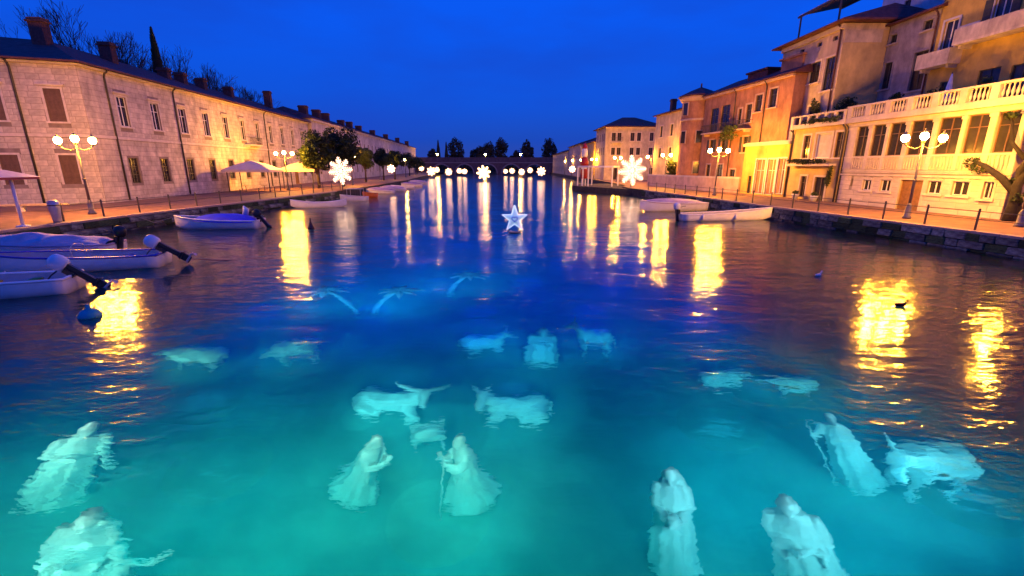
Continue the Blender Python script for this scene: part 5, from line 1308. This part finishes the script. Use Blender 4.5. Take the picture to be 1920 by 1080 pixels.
for y in (-1, 1):
    for k in range(3): build(MB().box(-.38, .38, y*(.16 + k*.045) - .015, y*(.16 + k*.045) + .015, .30 + k*.13, .40 + k*.13), 'slat', M['statue'], cb)
    for x in (-.3, .3): build(MB().tube([(x, y*.25, 0), (x, -y*.04, .42)], .03, 6), 'leg', M['statue'], cb)
build(MB().box(-.38, .38, -.15, .15, .27, .296), 'bottom_board', M['statue'], cb)
build(MB().lathe([(.36,.30),(.37,.42),(.32,.60),(.2,.70),(.04,.73)], 16, (0,0,0), 1, .55), 'straw', M['statue'], cb, True)
def sunk_palm(label, x, y, bend, seed):
    t = thing('palm_statue', label, 'statue', (x, y, ZB), 0, 'pale sunken palm figures'); r_ = random.Random(seed)
    top = Vector((bend, 0, 2.75)); P = [(bend * (k / 8) ** 1.6, .05 * math.sin(k), 2.75 * k / 8) for k in range(9)]
    build(MB().tube(P, [.13 - .006 * k for k in range(9)], 10), 'trunk', M['palm_white'], t, True)
    for k in range(9):
        a = k * .698 + r_.uniform(-.15, .15); d = Vector((math.cos(a), math.sin(a), 0)); sd = Vector((-math.sin(a), math.cos(a), 0)); m = MB(); ln = r_.uniform(.75, .95); pts_ = []
        for i in range(7):
            q = i / 6; w = .13 * math.sin(math.pi * min(1, q * .9 + .12)); c = top + d * ln * q + Vector((0, 0, .12 * math.sin(q * 2.4) - .22 * q * q))
            pts_ += [c - sd * w - Vector((0,0,.05)), c, c + sd * w - Vector((0,0,.05))]
        m.add(pts_, [(3*i, 3*i+1, 3*i+4, 3*i+3) for i in range(6)] + [(3*i+1, 3*i+2, 3*i+5, 3*i+4) for i in range(6)])
        build(m, 'frond', M['palm_white'], t)
sunk_palm('sunken palm curving to the left, below the tall lamp reflection', -5.75, 16.0, -1.0, 1)
sunk_palm('sunken palm curving to the right, mirroring its neighbour', -5.1, 16.0, 1.0, 2)
sunk_palm('lone sunken palm furthest out in the blue water', -2.6, 18.4, .8, 3)

# unseen underwater spots: each statue is lit from its camera side, washes light the bed
def spot(loc, target, power, col, size=70, blend=.6, rad=.12):
    d = bpy.data.lights.new('unseen_underwater_spot', 'SPOT'); d.energy = power; d.color = col; d.spot_size = R(size); d.spot_blend = blend; d.shadow_soft_size = rad
    o = bpy.data.objects.new('unseen_underwater_spot', d); COL.objects.link(o); o.location = loc
    o.rotation_euler = (Vector(target) - Vector(loc)).to_track_quat('-Z', 'Y').to_euler(); return o
KS = 5.0
WARM, COOL, BLUE = (.48, 1.0, .80), (.28, .86, 1.0), (.04, .50, 1.0)
for x, y, pw, col, sz, ht in ((-7.8, 6.9, 150, WARM, 95, 1.4), (-6.0, 5.4, 150, WARM, 95, 1.4), (-2.9, 7.5, 85, WARM, 70, 1.0), (-.6, 7.5, 85, WARM, 70, 1.0), (-3.0, 10.2, 95, COOL, 52, .5), (.3, 10.1, 95, COOL, 52, .5), (-8.75, 11.9, 90, WARM, 46, .7), (-6.4, 12.2, 70, COOL, 46, .7),
                      (-.9, 13.5, 60, BLUE, 46, .5), (.85, 12.7, 60, BLUE, 50, 1.0), (2.7, 13.1, 60, BLUE, 50, .9), (-1.85, 8.9, 70, COOL, 40, .5), (5.5, 11, 60, COOL, 44, .5), (7.15, 10.7, 50, COOL, 44, .6), (2.75, 6.2, 130, COOL, 90, 1.5), (4.5, 5.6, 140, COOL, 90, 1.5), (6.7, 7.6, 120, COOL, 80, 1.4), (7.7, 7.2, 120, COOL, 80, 1.0),
                      (-6.7, 16.0, 190, BLUE, 76, 2.0), (-4.1, 16.0, 190, BLUE, 76, 2.0), (-1.8, 18.4, 180, BLUE, 76, 2.0)):
    spot((x * .95, y - (1.7 if y < 8 else 2.6), BED + (3.15 if y < 8 else 3.25 if y > 15 else 2.7)), (x, y, BED + ht), pw * KS * (.75 if y < 9 else 1.5), col, sz, .9, .35)
for x, y, pw, col in ((-1.0, 5.2, 60, (.05, 1, .92)), (-4.6, 6.2, 50, (.05, 1, .92)), (3.8, 7.4, 45, (.02, .75, 1)), (6.6, 5.6, 55, (.02, .62, 1)), (-6.2, 8.2, 20, (.03, .7, 1)), (0, 8.8, 18, (.02, .45, 1)), (5.4, 8.8, 16, (.02, .4, 1)), (-.4, 3.2, 55, (.05, 1, .85)), (-5.5, 3.6, 45, (.05, 1, .9)),
                      *[(X_ + (1.6 if k_ % 2 else 0), Y_, 38, (0, .02, 1)) for k_, Y_ in enumerate((14, 17.5, 21.5, 26, 31)) for X_ in (-8, -4.5, -1, 2.5, 6)]):  # blue grid of added, unseen spots that tints the mid canal water
    spot((x, y, -.35), (x, y, BED), pw * KS * 1.25, col, 165, .9, 1.2)
# added spots just under the surface, brightening the heads of the seven near figures
for x, y, pw, col in ((-7.45, 7.0, 6, WARM), (-5.85, 5.1, 8, WARM), (2.47, 5.9, 8, COOL), (3.9, 5.3, 8, COOL), (5.95, 7.45, 8, COOL), (-2.45, 7.4, 22, WARM), (-1.05, 7.4, 22, WARM)):
    spot((x, y + .1, -.06), (x, y + .1, BED), pw * KS, col, 110, .8, .12)
